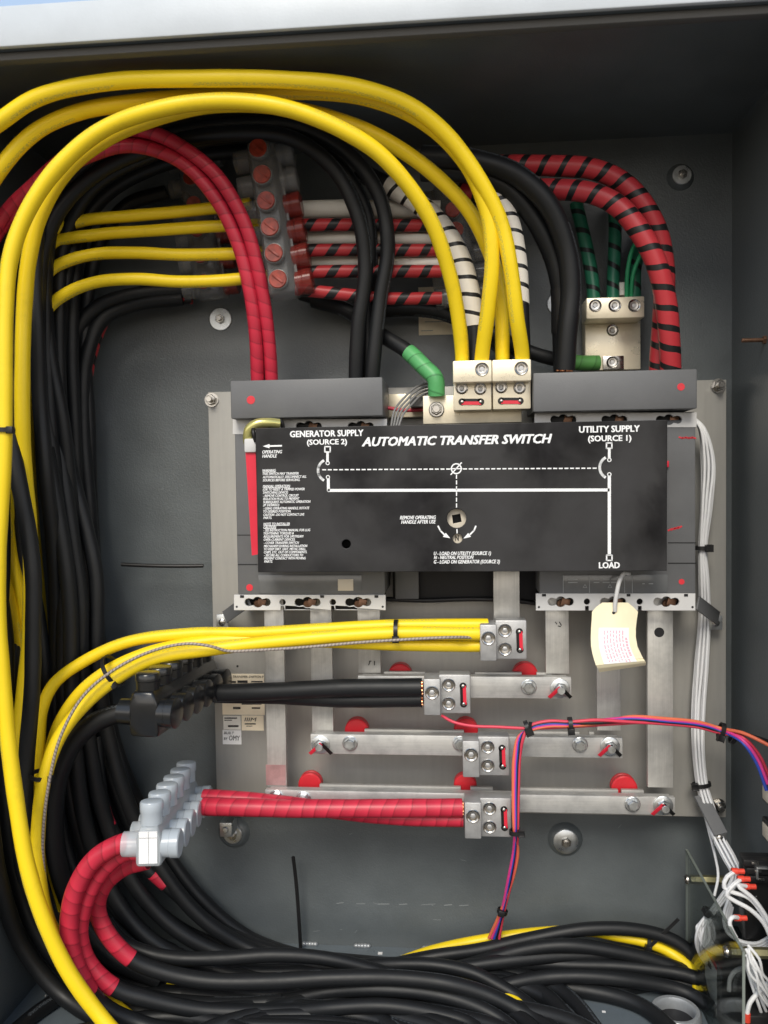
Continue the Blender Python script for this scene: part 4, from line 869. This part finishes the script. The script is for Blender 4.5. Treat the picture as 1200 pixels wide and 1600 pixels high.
left([(420, 235, .07), (330, 240, .072), (240, 262, .075), (165, 305, .08), (120, 370, .085), (98, 470, .085), (92, 580, .085), (96, 740, .08), (104, 900, .075), (110, 1080, .07)])
left([(260, 300, .04), (200, 320, .045), (160, 370, .05), (140, 440, .05), (132, 540, .048), (138, 640, .045), (142, 780, .04), (150, 920, .035), (158, 1080, .03)])
left([(40, 840, .12), (34, 930, .13), (25, 1010, .14), (18, 1100, .15), (16, 1200, .15), (28, 1300, .14), (58, 1400, .115), (110, 1480, .105), (190, 1535, .1), (300, 1555, .09)])
left([(70, 1300, .1), (92, 1390, .1), (140, 1465, .09), (220, 1515, .08), (330, 1535, .07), (450, 1535, .06)])
left([(-10, 560, .165), (0, 700, .165), (4, 850, .165), (0, 1000, .165), (5, 1150, .165), (20, 1300, .16), (50, 1420, .14), (100, 1500, .12), (180, 1550, .11)])
left([(-22, 800, .17), (-6, 900, .16), (8, 1000, .155), (8, 1120, .155), (10, 1260, .155), (28, 1380, .15), (66, 1470, .14), (130, 1540, .13), (220, 1580, .12), (330, 1590, .115)])
left([(36, 760, .12), (46, 880, .118), (66, 1010, .115), (76, 1150, .11), (84, 1290, .105), (108, 1400, .1), (160, 1480, .09), (240, 1530, .085), (340, 1548, .08)])
left([(-20, 1250, .17), (0, 1380, .17), (36, 1480, .165), (92, 1550, .16), (170, 1600, .15), (250, 1630, .14)])
left([(130, 1530, .12), (90, 1560, .125), (48, 1590, .13), (0, 1640, .14)])  # cable added to fill the dark lower left corner
left([(24, 330, .15), (18, 450, .15), (18, 600, .145), (24, 760, .14), (32, 900, .13), (32, 1050, .12), (40, 1200, .12)])
cable('thick black cable leaving the black connector\'s left side and curving down', [(212, 1114, .145), (185, 1115, .145), (150, 1128, .146), (115, 1160, .148), (92, 1210, .148), (84, 1270, .145), (90, 1345, .14), (118, 1425, .13), (170, 1490, .12), (250, 1530, .11)], .0108, M['black'])
cable('dark cable with dull red tape bands at the upper left, near the bare wall', [(300, 466, .02), (220, 470, .026), (172, 490, .03), (150, 530, .032), (134, 600, .032), (130, 680, .03), (135, 780, .03)], .0070, M['red_black_thin'])
cable('black cable with short red tape patches in the lower left shade', [(150, 1150, .09), (158, 1230, .09), (168, 1280, .088), (200, 1330, .08), (246, 1372, .07), (295, 1415, .06), (342, 1455, .05), (400, 1490, .045)], .0066, M['black'], None, tapes=(((163, 1262, .089), (169, 1288, .087), M['red_tape']), ((238, 1362, .072), (258, 1386, .068), M['red_tape']), ((333, 1447, .052), (350, 1464, .048), M['red_tape'])))
cable('thin dark green wire on the wall beside the black left bundle', [(148, 700, .02), (150, 760, .02), (150, 820, .02), (152, 880, .02)], .0016, M['green_wire'], None, 'ground_wire', 'wire', n=8)
# red to black at the lower left
RB = 'red taped black cables hanging from the frosted connector'
RR = .0088
cable('outermost red taped cable hanging from the frosted connector, its end lowest', [(225, 1312, .205), (190, 1318, .206), (148, 1342, .207), (118, 1390, .207), (108, 1440, .206), (112, 1490, .204), (130, 1535, .2), (160, 1572, .19), (220, 1600, .18), (330, 1625, .16)], RR, M['black'], RB, tapes=(((225, 1312, .205), (142, 1553, .197), M['red_tape']),))
cable('middle red taped cable hanging from the frosted connector', [(225, 1330, .19), (195, 1332, .19), (158, 1362, .192), (133, 1410, .192), (124, 1460, .19), (138, 1505, .185), (178, 1543, .178), (235, 1562, .17), (320, 1579, .16), (420, 1581, .15), (500, 1580, .145), (570, 1590, .14), (650, 1615, .13)], RR * .95, M['black'], RB, tapes=(((225, 1330, .19), (177, 1542, .178), M['red_tape']),))
cable('innermost red taped cable hanging from the frosted connector, its end highest', [(230, 1345, .16), (195, 1355, .16), (165, 1380, .162), (152, 1415, .162), (165, 1455, .16), (205, 1498, .155), (252, 1518, .15), (320, 1532, .145), (420, 1533, .14), (520, 1528, .135), (620, 1528, .13), (700, 1537, .13), (765, 1556, .13), (830, 1590, .13), (880, 1625, .13)], RR * .95, M['black'], RB, tapes=(((230, 1345, .16), (205, 1499, .155), M['red_tape']),))
# bundle sweeping over the floor
FG = 'black cables sweeping across the cabinet floor'
FL = 'black cable in the bundle sweeping across the cabinet floor'
def floor(pts, r=.0076): cable(FL, pts, r, M['black'], FG)
floor([(165, 1440, .12), (190, 1470, .12), (225, 1487, .12), (275, 1497, .118), (345, 1497, .115), (430, 1492, .11), (505, 1497, .105), (585, 1516, .1), (680, 1548, .1), (770, 1590, .1), (830, 1625, .1)])
floor([(300, 1580, .1), (370, 1575, .11), (435, 1565, .118), (517, 1549, .125), (604, 1546, .13), (692, 1556, .13), (752, 1576, .14), (797, 1604, .155), (835, 1660, .18)])
floor([(380, 1600, .13), (450, 1583, .145), (517, 1575, .15), (604, 1572, .152), (680, 1584, .152), (738, 1602, .16), (780, 1650, .18)])
floor([(480, 1520, .06), (540, 1511, .075), (604, 1507, .085), (680, 1508, .09), (738, 1520, .095), (773, 1537, .1), (812, 1560, .11), (858, 1600, .12), (890, 1640, .12)])
floor([(560, 1520, .045), (668, 1496, .05), (750, 1484, .05), (837, 1465, .05), (913, 1452, .048), (985, 1452, .045), (1040, 1464, .045), (1078, 1488, .05), (1100, 1530, .06)])
floor([(640, 1530, .06), (732, 1508, .065), (808, 1486, .066), (878, 1477, .066), (954, 1485, .064), (1041, 1507, .062), (1095, 1535, .065)])
floor([(700, 1525, .05), (808, 1506, .06), (896, 1508, .064), (983, 1511, .066), (1075, 1524, .07), (1110, 1540, .075)])
floor([(730, 1560, .085), (797, 1537, .088), (866, 1526, .09), (954, 1528, .09), (1070, 1550, .088), (1120, 1580, .085)])
floor([(430, 1525, .04), (540, 1530, .05), (640, 1545, .07), (720, 1570, .09), (780, 1605, .1)])
floor([(330, 1510, .06), (430, 1508, .07), (520, 1510, .075), (620, 1528, .08), (700, 1560, .1), (760, 1610, .11)])
floor([(180, 1540, .11), (250, 1575, .12), (360, 1600, .13), (480, 1605, .14), (600, 1615, .14)])
floor([(300, 1540, .08), (400, 1555, .09), (500, 1550, .095), (600, 1535, .09), (700, 1515, .08), (800, 1500, .07), (900, 1492, .06), (1000, 1495, .055), (1080, 1520, .06)])
floor([(120, 1500, .1), (180, 1555, .12), (280, 1590, .14), (400, 1598, .155), (520, 1600, .16), (640, 1620, .16)])
floor([(390, 1515, .03), (500, 1530, .04), (620, 1540, .05), (740, 1540, .06), (860, 1545, .07), (960, 1546, .06), (1050, 1534, .05), (1105, 1545, .05)])
YF = 'yellow cables glimpsed between the black floor cables'
cable('yellow cable rising from the floor bundle near the coloured harness, tied at the right', [(560, 1535, .03), (620, 1505, .03), (676, 1485, .032), (740, 1471, .033), (830, 1458, .032), (920, 1455, .034), (965, 1463, .036), (1015, 1474, .04), (1050, 1490, .045), (1080, 1515, .06), (1092, 1550, .075)], .0060, M['yellow'], YF)
cable('yellow cable showing as streaks in the middle of the floor bundle', [(260, 1545, .09), (350, 1552, .105), (450, 1556, .11), (560, 1548, .08), (690, 1538, .06), (790, 1521, .05), (880, 1504, .042), (960, 1496, .04), (1040, 1510, .04), (1090, 1540, .04)], .0062, M['yellow'], YF)
cable('yellow cable under the front of the floor bundle', [(160, 1550, .12), (230, 1578, .13), (330, 1600, .14), (450, 1598, .14), (560, 1580, .12), (700, 1545, .09), (770, 1548, .1), (840, 1585, .12)], .0062, M['yellow'], YF)
# loose black tie tails on the wall
tt = tube_obj('tie_tail', sample([U(*p) for p in ((190, 882, .05), (240, 884, .05), (290, 884.5, .048), (318, 884, .046))]), .0023, M['tie'], None, 8); tag(tt, 'black tie tail lying level across the bare wall at the left', 'cable tie')
tt = tube_obj('tie_tail', sample([U(*p) for p in ((458, 1339, .03), (462, 1372, .026), (466, 1420, .022), (470, 1484, .02))]), .0023, M['tie'], None, 8); tag(tt, 'black tie tail standing upright against the lower wall', 'cable tie')
# cable ties
def tie(label, x, y, h, dirx, diry, rw, rd, tail=None, head=(0, 0)):
    """band round a bundle: direction of the bundle in the photo, half width and half depth in metres"""
    c = U(x, y, h); a = (U(x + dirx, y + diry, h) - c).normalized(); n = a.cross(NEGY).normalized()
    mb = MB(); K = 28; w = .0022; rings = []
    for k in range(K):
        ang = 2 * math.pi * k / K; o = n * math.cos(ang) * rw + NEGY * math.sin(ang) * rd; o2 = o + o.normalized() * .0011
        rings.append([mb.bm.verts.new(c + o - a * w), mb.bm.verts.new(c + o + a * w), mb.bm.verts.new(c + o2 + a * w), mb.bm.verts.new(c + o2 - a * w)])
    for k in range(K):
        A_, B_ = rings[k], rings[(k + 1) % K]
        for j in range(4): mb.bm.faces.new([A_[j], A_[(j + 1) % 4], B_[(j + 1) % 4], B_[j]])
    hp = c + n * (rw * head[0]) + NEGY * (rd * head[1] + .001)
    mb.obox(hp, a * .0034, n * .0034, NEGY * .0026, .0006)
    if tail: 
        e = U(*tail); d = (e - hp) / 2; mb.obox((hp + e) / 2, d, d.cross(NEGY).normalized() * .0017, NEGY * .0005, .0002)
    mb.build('cable_tie', M['tie'], None, label, 'cable tie', 'black cable ties', smooth=50)
tie('black cable tie round the three yellow cables near the neutral riser lug', 619, 985, .124, 1, 0, .0105, .0115, None, (.75, .8))
tie('black cable tie round the curving yellow pair above the black connector', 177, 1048, .152, 1, -.62, .0175, .0175, None, (.8, .7))
tie('black cable tie round the front yellow cable left of the black connector\'s cable', 66, 1211, .183, .12, -1, .0108, .0125, None, (.9, .5))
tie('black cable tie round the frontmost yellow cable at the left edge', 6, 672, .235, 0, 1, .0092, .0092, None, (-.98, .4))
tie('black cable tie on the vertical white wires beside the right breaker', 1098, 856, .062, 0, 1, .0085, .006, (1108, 857, .072), (-.6, .9))
tie('black cable tie on the white wires just above the lower right strap', 1096, 1226, .05, .15, 1, .0095, .006, None, (.9, .6))
tie('black cable tie on the white wires behind the clear guard', 1110, 1427, .106, -.6, 1, .0085, .007, None, (.6, .8))
tie('black cable tie at the corner where the coloured harness turns down', 824, 1136, .128, 1, -.4, .006, .006, (829, 1128, .135), (.6, .9))
tie('black cable tie round the level run of the coloured harness', 891, 1132, .128, 1, -.05, .0068, .006, None, (.9, .6))
tie('black cable tie where the coloured harness passes the white wires', 1127, 1142, .11, 1, .3, .0078, .006, None, (.85, .6))
tie('black cable tie on the coloured harness at the wall\'s edge, beside another tie', 1146, 1150, .11, 1, .4, .0075, .006, None, (-.6, .9))
tie('black cable tie on the hanging harness beside the lowest lug', 806, 1300, .125, .03, 1, .0062, .0055, (816, 1302, .125), (-.9, .4))
tie('black cable tie near the bottom of the hanging harness', 785, 1424, .07, -.3, 1, .005, .005, None, (.3, .9))
tie('black cable tie on the yellow cable at the right of the floor bundle', 1011, 1472, .042, 1, .3, .0078, .0078, (1060, 1436, .05), (.4, .9))

# ------------------------------------------------------------------ thin wires
WW = 'white control wires down the right side'
WL = 'white control wire in the bundle running down beside the right breaker'
for k in range(10):
    o = (k - 4.5); z = .004 * ((k * 7) % 3)
    sp = lambda w: o * w
    pts = [(1078 + k * .6, 652, .06), (1096 + sp(.9), 668, .06 + z), (1106 + sp(2.1), 720, .062 + z), (1104 + sp(1.7) + 2 * math.sin(k * 2.1), 790, .062 + z), (1098 + sp(1.2), 856, .06 + z * .5), (1100 + sp(1.5), 910, .056 + z * .5), (1101 + sp(1.7), 960, .045 + z), (1096 + sp(2.1), 1040, .045 + z), (1091 + sp(2.0) + math.sin(k), 1110, .045 + z), (1091 + sp(1.8), 1165, .048 + z), (1097 + sp(1.7), 1226, .048 + z * .6), (1107 + sp(1.9), 1262, .05 + z), (1120 + sp(2.1), 1305, .07 + z), (1139 + sp(2.3), 1342, .09 + z), (1150 + sp(1.8), 1368, .1 + z), (1128 + sp(1.5), 1405, .1 + z), (1098 + sp(1.6), 1444, .1 + z), (1091 + sp(1.4), 1466, .095 + z), (1096 + sp(1.0), 1492, .075 + z), (1116 + sp(.8), 1520, .05 + z)]
    if k % 2: pts = pts[:-3] + [(1096 + sp(2), 1448, .105), (1104 + sp(2), 1474, .1), (1128 + sp(2), 1492, .09), (1150, 1500, .08)]
    if k == 0: pts = pts[:12] + [(1108, 1300, .06), (1118, 1340, .07), (1122, 1370, .09), (1116, 1400, .1)]
    cable(WL, pts, .00155, M['white_wire'], WW, 'control_wire', 'wire', n=8)
HG = 'wires of the coloured harness'
for k, (mk, nm) in enumerate((('orange_wire', 'orange'), ('pink_wire', 'pink'), ('blue_wire', 'blue'), ('tie', 'black'), ('red_wire', 'dark red'))):
    o = k - 2; y = lambda a: a * o
    end = {0: [(1160, 1145, .13), (1185, 1156, .14), (1215, 1172, .15)], 1: [(1160, 1156, .13), (1183, 1185, .135), (1200, 1225, .14)], 2: [(1160, 1160, .13), (1182, 1192, .135), (1198, 1235, .14)], 3: [(1160, 1146, .125), (1185, 1153, .13), (1215, 1164, .13)], 4: [(1160, 1152, .128), (1186, 1180, .13), (1204, 1220, .135)]}[k]
    pts = [(772 + o * 4, 1466, .05), (785 + o * 1.2, 1424, .07), (797 + (5 if k == 0 else o * 2), 1370, .095), (804 + (5 if k == 0 else o * 1.5), 1330, .11), (806 + o * 1.3, 1296, .125), (806 + o * 2.0, 1230, .127), (808 + o * 2.2, 1180, .128), (815 + o * 1.8, 1150, .128 + .001 * k), (828, 1138 - o * 1.6, .128), (855, 1131 - o * 2, .128), (891, 1131 - o * 1.6, .128), (930, 1128 + o * 1.4 * (-1 if k in (0, 4) else 1), .124 + .001 * k), (985, 1124 + o * 2.0, .12 + .001 * k), (1040, 1127 + o * 2, .116), (1090, 1132 + o * 2, .112), (1127, 1142 + o * 1.8, .11)] + end
    cable('%s wire of the coloured harness crossing in front of the bus bars' % nm, pts, .00185, M[mk], HG, 'harness_wire', 'wire', n=8)
cable('thin dark red wire sagging from the black cables\' lug to the harness', [(690, 1118, .112), (708, 1128, .118), (735, 1134, .12), (780, 1136, .122), (824, 1138, .126), (880, 1136, .124), (950, 1132, .12), (1040, 1126, .116)], .0017, M['red_wire'], None, 'harness_wire', 'wire', n=8)
for k in range(4):
    cable('grey control wire in the small bunch beside the green taped cable', [(672 + k, 598 + k * 5, .07), (650 + k * 2.5, 605 + k * 4.5, .08), (630 + k * 4, 623 + k * 3.5, .09), (616 + k * 4.5, 642 + k * 2, .1), (611 + k * 4, 666, .104)], .0013, M['grey_wire'], 'grey wires beside the neutral plate', 'control_wire', 'wire', n=8)
cable('dark red wire lying level behind the grey wires left of the neutral plate', [(604, 637, .06), (630, 641, .06), (662, 640, .06)], .0022, M['red_wire'], None, 'control_wire', 'wire', n=8)
mb = MB(); mb.pbox(640, 620, 662, 636, .075, .05, .002); mb.build('wire_plug', M['grey_wire'], None, 'small grey plug behind the grey wires left of the neutral plate', 'plug')
MB().pbox(607, 615, 662, 652, .045, PH + .0005, .001).build('bracket_plate', M['tin'], None, 'pale bracket behind the grey wires between breaker and neutral plate', 'bracket')
cable('black cable along the gap below the front cover, behind the neutral riser', [(600, 936, .06), (660, 938, .064), (740, 936, .064), (800, 938, .064), (850, 944, .06)], .0028, M['tie'], None, 'control_wire', 'wire', n=8)

# ------------------------------------------------------------------ paper tag
rows = [(941.5, 941, 981, .128), (948, 932, 989, .129), (956, 925, 997, .130), (968, 924.5, 995, .132), (982, 923.5, 993.5, .135), (996, 923, 993.5, .139), (1010, 923.5, 996, .144), (1022, 926, 1001, .150), (1031, 929, 1005, .156), (1036, 931, 1008, .160), (1040, 934, 1009.5, .158), (1045, 936.5, 1009, .152)]
def tag_pt(u, v):
    i = min(int(v), len(rows) - 2); f = v - i; a, b = rows[i], rows[i + 1]; L = [a[j] + (b[j] - a[j]) * f for j in range(4)]
    tilt = max(0, v - 6) * 2.2 * (.5 - u)
    return U(L[1] + (L[2] - L[1]) * u, L[0] + tilt, L[3] + .004 * math.sin(math.pi * u) - .002 * (v > 8) * u)
tg = thing('paper_tag', 'cream paper tag with pink print and curled lower edge under the cover', 'tag', tag_pt(.5, 11))
def tag_surf(u0, u1, v0, v1, nu, nv, off, name, m, parent, solid):
    bm = bmesh.new(); G = [[bm.verts.new(tag_pt(u0 + (u1 - u0) * i / nu, v0 + (v1 - v0) * j / nv) + NEGY * off) for i in range(nu + 1)] for j in range(nv + 1)]
    for j in range(nv):
        for i in range(nu): bm.faces.new([G[j][i], G[j][i + 1], G[j + 1][i + 1], G[j + 1][i]])
    if solid:
        bmesh.ops.recalc_face_normals(bm, faces=bm.faces[:]); bmesh.ops.solidify(bm, geom=bm.faces[:], thickness=solid)
    mb = MB(); mb.bm.free(); mb.bm = bm; return mb.build(name, m, parent)
card = tag_surf(0, 1, 0, 11, 14, 44, 0, 'card', M['tag_paper'], tg, .0003)
lb = tag_surf(.17, .84, 3.9, 8.9, 12, 26, .0007, 'printed_label', M['white_label'], tg, .0001)
mb = MB()
for k in range(7):
    u = .28 + k * .068; v = 4.2
    while v < 8.3:
        L = random.uniform(.2, .55)
        q = [tag_pt(u, v), tag_pt(u + .028, v), tag_pt(u + .028, v + L), tag_pt(u, v + L)]
        mb.bm.faces.new([mb.bm.verts.new(p + NEGY * .0011) for p in q]); v += L + random.uniform(.08, .2)
for i in range(7):
    v = 5.0 + i * .35; q = [tag_pt(.755, v), tag_pt(.80, v), tag_pt(.80, v + .26), tag_pt(.755, v + .26)]
    mb.bm.faces.new([mb.bm.verts.new(p + NEGY * .0011) for p in q])
mb.build('print', M['ink_pink'], lb)
MB().cyl(tag_pt(.47, 2.1) + NEGY * .0004, NEGY, .0016, .0004, 14, .0001).build('eyelet', M['recess'], tg)
tube_obj('tie_loop', sample([U(*p) for p in ((961, 955, .1345), (961, 945, .136), (964, 925, .137), (968, 908, .136), (975, 896, .132), (983, 896, .122))], .002), .0022, M['strip'], tg, 10)

# ------------------------------------------------------------------ control gear at the lower right
def on_x(px, py, X):
    """where a photo pixel's sight line meets the upright plane at width X"""
    d = to_world(Vector(((px - 600) / FPX, (py - 800) / FPX, 1))); return CAM + d * ((X - CAM.x) / d.x)
XG = U(1072, 1327, .04).x
g0, g1 = on_x(1071, 1327, XG), on_x(1160, 1487, XG)
gd = thing('clear_guard', 'clear acrylic guard panel with two screws at the lower right corner', 'panel', (XG, -.15, ZB + .03))
def yz_poly(pts, x0, x1, name, m, parent):
    mb = MB(); A_ = [mb.bm.verts.new((x0, y, z)) for y, z in pts]; B_ = [mb.bm.verts.new((x1, y, z)) for y, z in pts]; n = len(pts)
    mb.bm.faces.new(A_); mb.bm.faces.new(B_[::-1])
    for k in range(n): mb.bm.faces.new([A_[k], B_[k], B_[(k + 1) % n], A_[(k + 1) % n]])
    return mb.build(name, m, parent)
gp_ = yz_poly([(g0.y, g0.z), (g1.y, g1.z), (g1.y, ZB + .0006), (g0.y, ZB + .0006)], XG, XG + .0026, 'panel', M['acrylic'], gd)
mb = MB()
for pa, pb in (((g0.y, g0.z), (g1.y, g1.z)), ((g1.y, g1.z), (g1.y, ZB + .001)), ((g0.y, ZB + .001), (g0.y, g0.z))):
    a_, b_2 = Vector((XG + .0013, pa[0], pa[1])), Vector((XG + .0013, pb[0], pb[1])); d = (b_2 - a_) / 2
    mb.obox((a_ + b_2) / 2 + d.cross(AX).normalized() * -.0005, d, AX * .0013, d.cross(AX).normalized() * .0004, 0)
mb.build('polished_edge', M['acrylic_edge'], gd)
for x, y in ((1074, 1374), (1136, 1487)):
    p = on_x(x, y, XG)
    st = MB().lathe(p + AX * .003, AX, [(0, 0), (.0052, 0), (.0052, XR - XG - .0035), (0, XR - XG - .0035)], 6).build('standoff', M['brass'], gd)
    MB().lathe(p - AX * .0002, -AX, [(.0055, 0), (.0052, .0016), (.0035, .0032), (0, .0036)], 18).build('screw', M['steel'], st)
# controller box with its label, behind the guard
cb_ = thing('control_module', 'black control module with white and red label behind the clear guard', 'module', (XG + .045, -.14, ZB + .05))
q0, q1 = U(1101, 1482, .10), U(1102, 1535, .10)
zt2 = on_x(1110, 1494, XG + .0115).z
MB().box(XG + .012, XR - .0005, on_x(1160, 1600, XG + .012).y, on_x(1084, 1600, XG + .012).y, ZB + .0005, zt2, .002).build('housing', M['control_black'], cb_)
def facing(pts, name, m, off=0.0):
    P = [on_x(x, y, XG + .0114) for x, y in pts]; return yz_poly([(p.y, p.z) for p in P], XG + .0112 - off, XG + .0117 - off, name, M[m], cb_)
facing([(1101.5, 1484), (1119.5, 1516), (1119, 1590), (1102, 1530)], 'label', 'white_label')
facing([(1100, 1476), (1119.5, 1508), (1119.5, 1515.5), (1101.5, 1483.5)], 'label_band', 'red_plastic')
facing([(1107, 1500), (1112, 1508), (1112, 1516), (1107, 1509)], 'label_symbol', 'ink_black', .0006)
facing([(1087, 1500), (1101, 1524), (1101, 1546), (1087, 1522)], 'side_label', 'ink_grey')
mb = MB()
for k in range(9): mb.cyl((XG + .0122, -.165 - .014 * (k % 4), zt2 - .03 - .014 * (k // 3)), -AX, .0022, .003, 10)
mb.build('terminal_pins', M['steel'], cb_)
# relay block with terminals
rb = thing('relay_block', 'black relay block with silver terminals at the right edge above the module', 'relay', U(1180, 1465, .16))
MB().pbox(1164, 1345, 1235, 1470, .155, .135, .002).build('housing', M['control_black'], rb)
for k in range(3):
    x, y = 1176 + k * 4.5, 1350 + k * 12.5
    st = MB().pbox(x - 14, y - 5.5, x + 30, y + 5, .166, .1555, .001).build('terminal', M['control_black'], rb)
    MB().pbox(x - 1, y - 2.4, x + 10, y + 1.4, .169, .1662, .0006).build('terminal_screw', M['steel'], st)
mb = MB()
for k in range(10): mb.stroke([(1181, 1396 + k * 4.6), (1181 + (k * 37 % 9), 1396 + k * 4.6)], 1.6, .1553)
mb.build('printed_rating', M['ink_grey'], rb)
RWG = 'white wires with red ferrules on the relay block'
for k, (x, y, nm, path) in enumerate(((1147, 1361, 'topmost', [(1136, 1370), (1131, 1386), (1142, 1393), (1170, 1403), (1192, 1430), (1204, 1460)]), (1156, 1373, 'second', [(1146, 1382), (1135, 1398), (1145, 1406), (1172, 1421), (1193, 1442), (1206, 1470)]), (1165, 1385, 'third', [(1153, 1384), (1160, 1390), (1178, 1405), (1196, 1430), (1208, 1455)]), (1151, 1434, 'lowest', [(1143, 1434), (1140, 1441), (1143, 1452), (1150, 1465)]))):
    o = cable('%s white wire with a red ferrule on the relay block' % nm, [(x + 3, y, .176)] + [(a, b, .18 + .002 * k) for a, b in path], .0021, M['white_wire'], RWG, 'control_wire', 'wire', n=8)
    p = U(x - 4, y, .176); MB().lathe(p, AX, [(0, 0), (.0031, 0), (.0031, .006), (.0025, .0065), (.0025, .012), (0, .012)], 12).build('ferrule', M['ferrule'], o)
for k in range(5):
    cable('loose white wire slanting down below the relay block beside the clear guard', [(1163 + 3 * k, 1488 + 2 * k, .17 + .004 * k), (1166 + 4 * k, 1508 + 2 * k, .178 + .003 * k), (1174 + 5 * k, 1536, .186), (1184 + 6 * k, 1566 - 3 * k, .19), (1194 + 7 * k, 1596 - 6 * k, .18)], .0016, M['white_wire'], 'loose white wires below the relay block', 'control_wire', 'wire', n=8)
for k in range(4):
    cable('pale wire bunched behind the upper right of the clear guard', [(1138 + 2 * k, 1405 + 4 * k, .12), (1131 + 3 * k, 1432 + 3 * k, .13), (1136 + 3 * k, 1456 + 2 * k, .14), (1156 + 3 * k, 1470 + 3 * k, .15), (1182 + 2 * k, 1474 + 4 * k, .16), (1206, 1462 + 4 * k, .165)], .0019, M['white_wire'], 'pale wires behind the guard', 'control_wire', 'wire', n=8)
o = cable('white wire dropping to a red ferrule at the bottom right corner', [(1205, 1530, .19), (1188, 1548, .192), (1172, 1566, .194), (1167, 1585, .194)], .0022, M['white_wire'], None, 'control_wire', 'wire', n=8)
MB().lathe(U(1167, 1583, .194), -AZ, [(0, 0), (.0034, 0), (.0034, .008), (0, .008)], 12).build('ferrule', M['ferrule'], o)
cable('white wire arching out of the control module behind the guard', [(1163, 1512, .15), (1150, 1516, .155), (1141, 1528, .158), (1139, 1548, .158)], .0022, M['white_wire'], None, 'control_wire', 'wire', n=8)
rb2 = thing('terminal_block', 'black terminal block at the very bottom right corner', 'terminal', U(1190, 1610, .16))
MB().pbox(1166, 1567, 1235, 1640, .17, .1, .002).build('housing', M['control_black'], rb2)
mb = MB(); mb.cyl(U(1172, 1596, .17), NEGY, .003, .002, 12).cyl(U(1186, 1596, .17), NEGY, .003, .002, 12); mb.build('terminal_screw', M['steel'], rb2)
tr_ = thing('control_relay', 'black relay with a row of screws behind the looping white wires', 'relay', U(1200, 1560, .14))
MB().pbox(1174, 1482, 1250, 1564, .15, .12, .0015).build('housing', M['control_black'], tr_)
for k in range(5):
    MB().cyl(U(1181, 1491 + k * 15, .15), NEGY, .0028, .0015, 14).obox(U(1181, 1491 + k * 15, .1517), (.0022, 0, .0008), (0, .0003, 0), (-.0002, 0, .0005), 0).build('terminal_screw', M['zinc'], tr_)
for k in range(6):
    a = k * 2.3
    cable('thin white wire crossing the relay at the lower right edge', [(1168 + 3 * math.sin(a), 1476 + 3 * k, .2), (1178 + 8 * math.cos(a), 1498 + 5 * k, .205), (1192 + 6 * math.sin(a), 1522 + 6 * k, .2), (1212, 1540 + 9 * k, .19)], .0014, M['white_wire'], 'thin white wires over the lower relay', 'control_wire', 'wire', n=8)
# two switches on the right wall
for y, lab in ((1240, 'upper black framed switch on the right wall'), (1298, 'lower black framed switch on the right wall')):
    c = U(1203, y, .13); c.x = XR
    t = thing('wall_switch', lab, 'switch', c, 'switches on the right wall')
    MB().box(XR - .007, XR - .0004, c.y - .02, c.y + .012, c.z - .011, c.z + .011, .003).build('frame', M['control_black'], t)
    MB().box(XR - .0085, XR - .0072, c.y - .016, c.y + .006, c.z - .007, c.z + .007, .0005).build('rocker', M['cream'], t)
bm_ = MB(); p = U(1192, 1335, .14)
bm_.box(XR - .03, XR - .0005, p.y - .03, p.y, p.z - .002, p.z, .0004); bm_.box(XR - .03, XR - .028, p.y - .03, p.y, p.z - .012, p.z - .0021, .0004)
bm_.build('relay_bracket', M['zinc'], None, 'grey metal bracket on the right wall above the relay block', 'bracket')
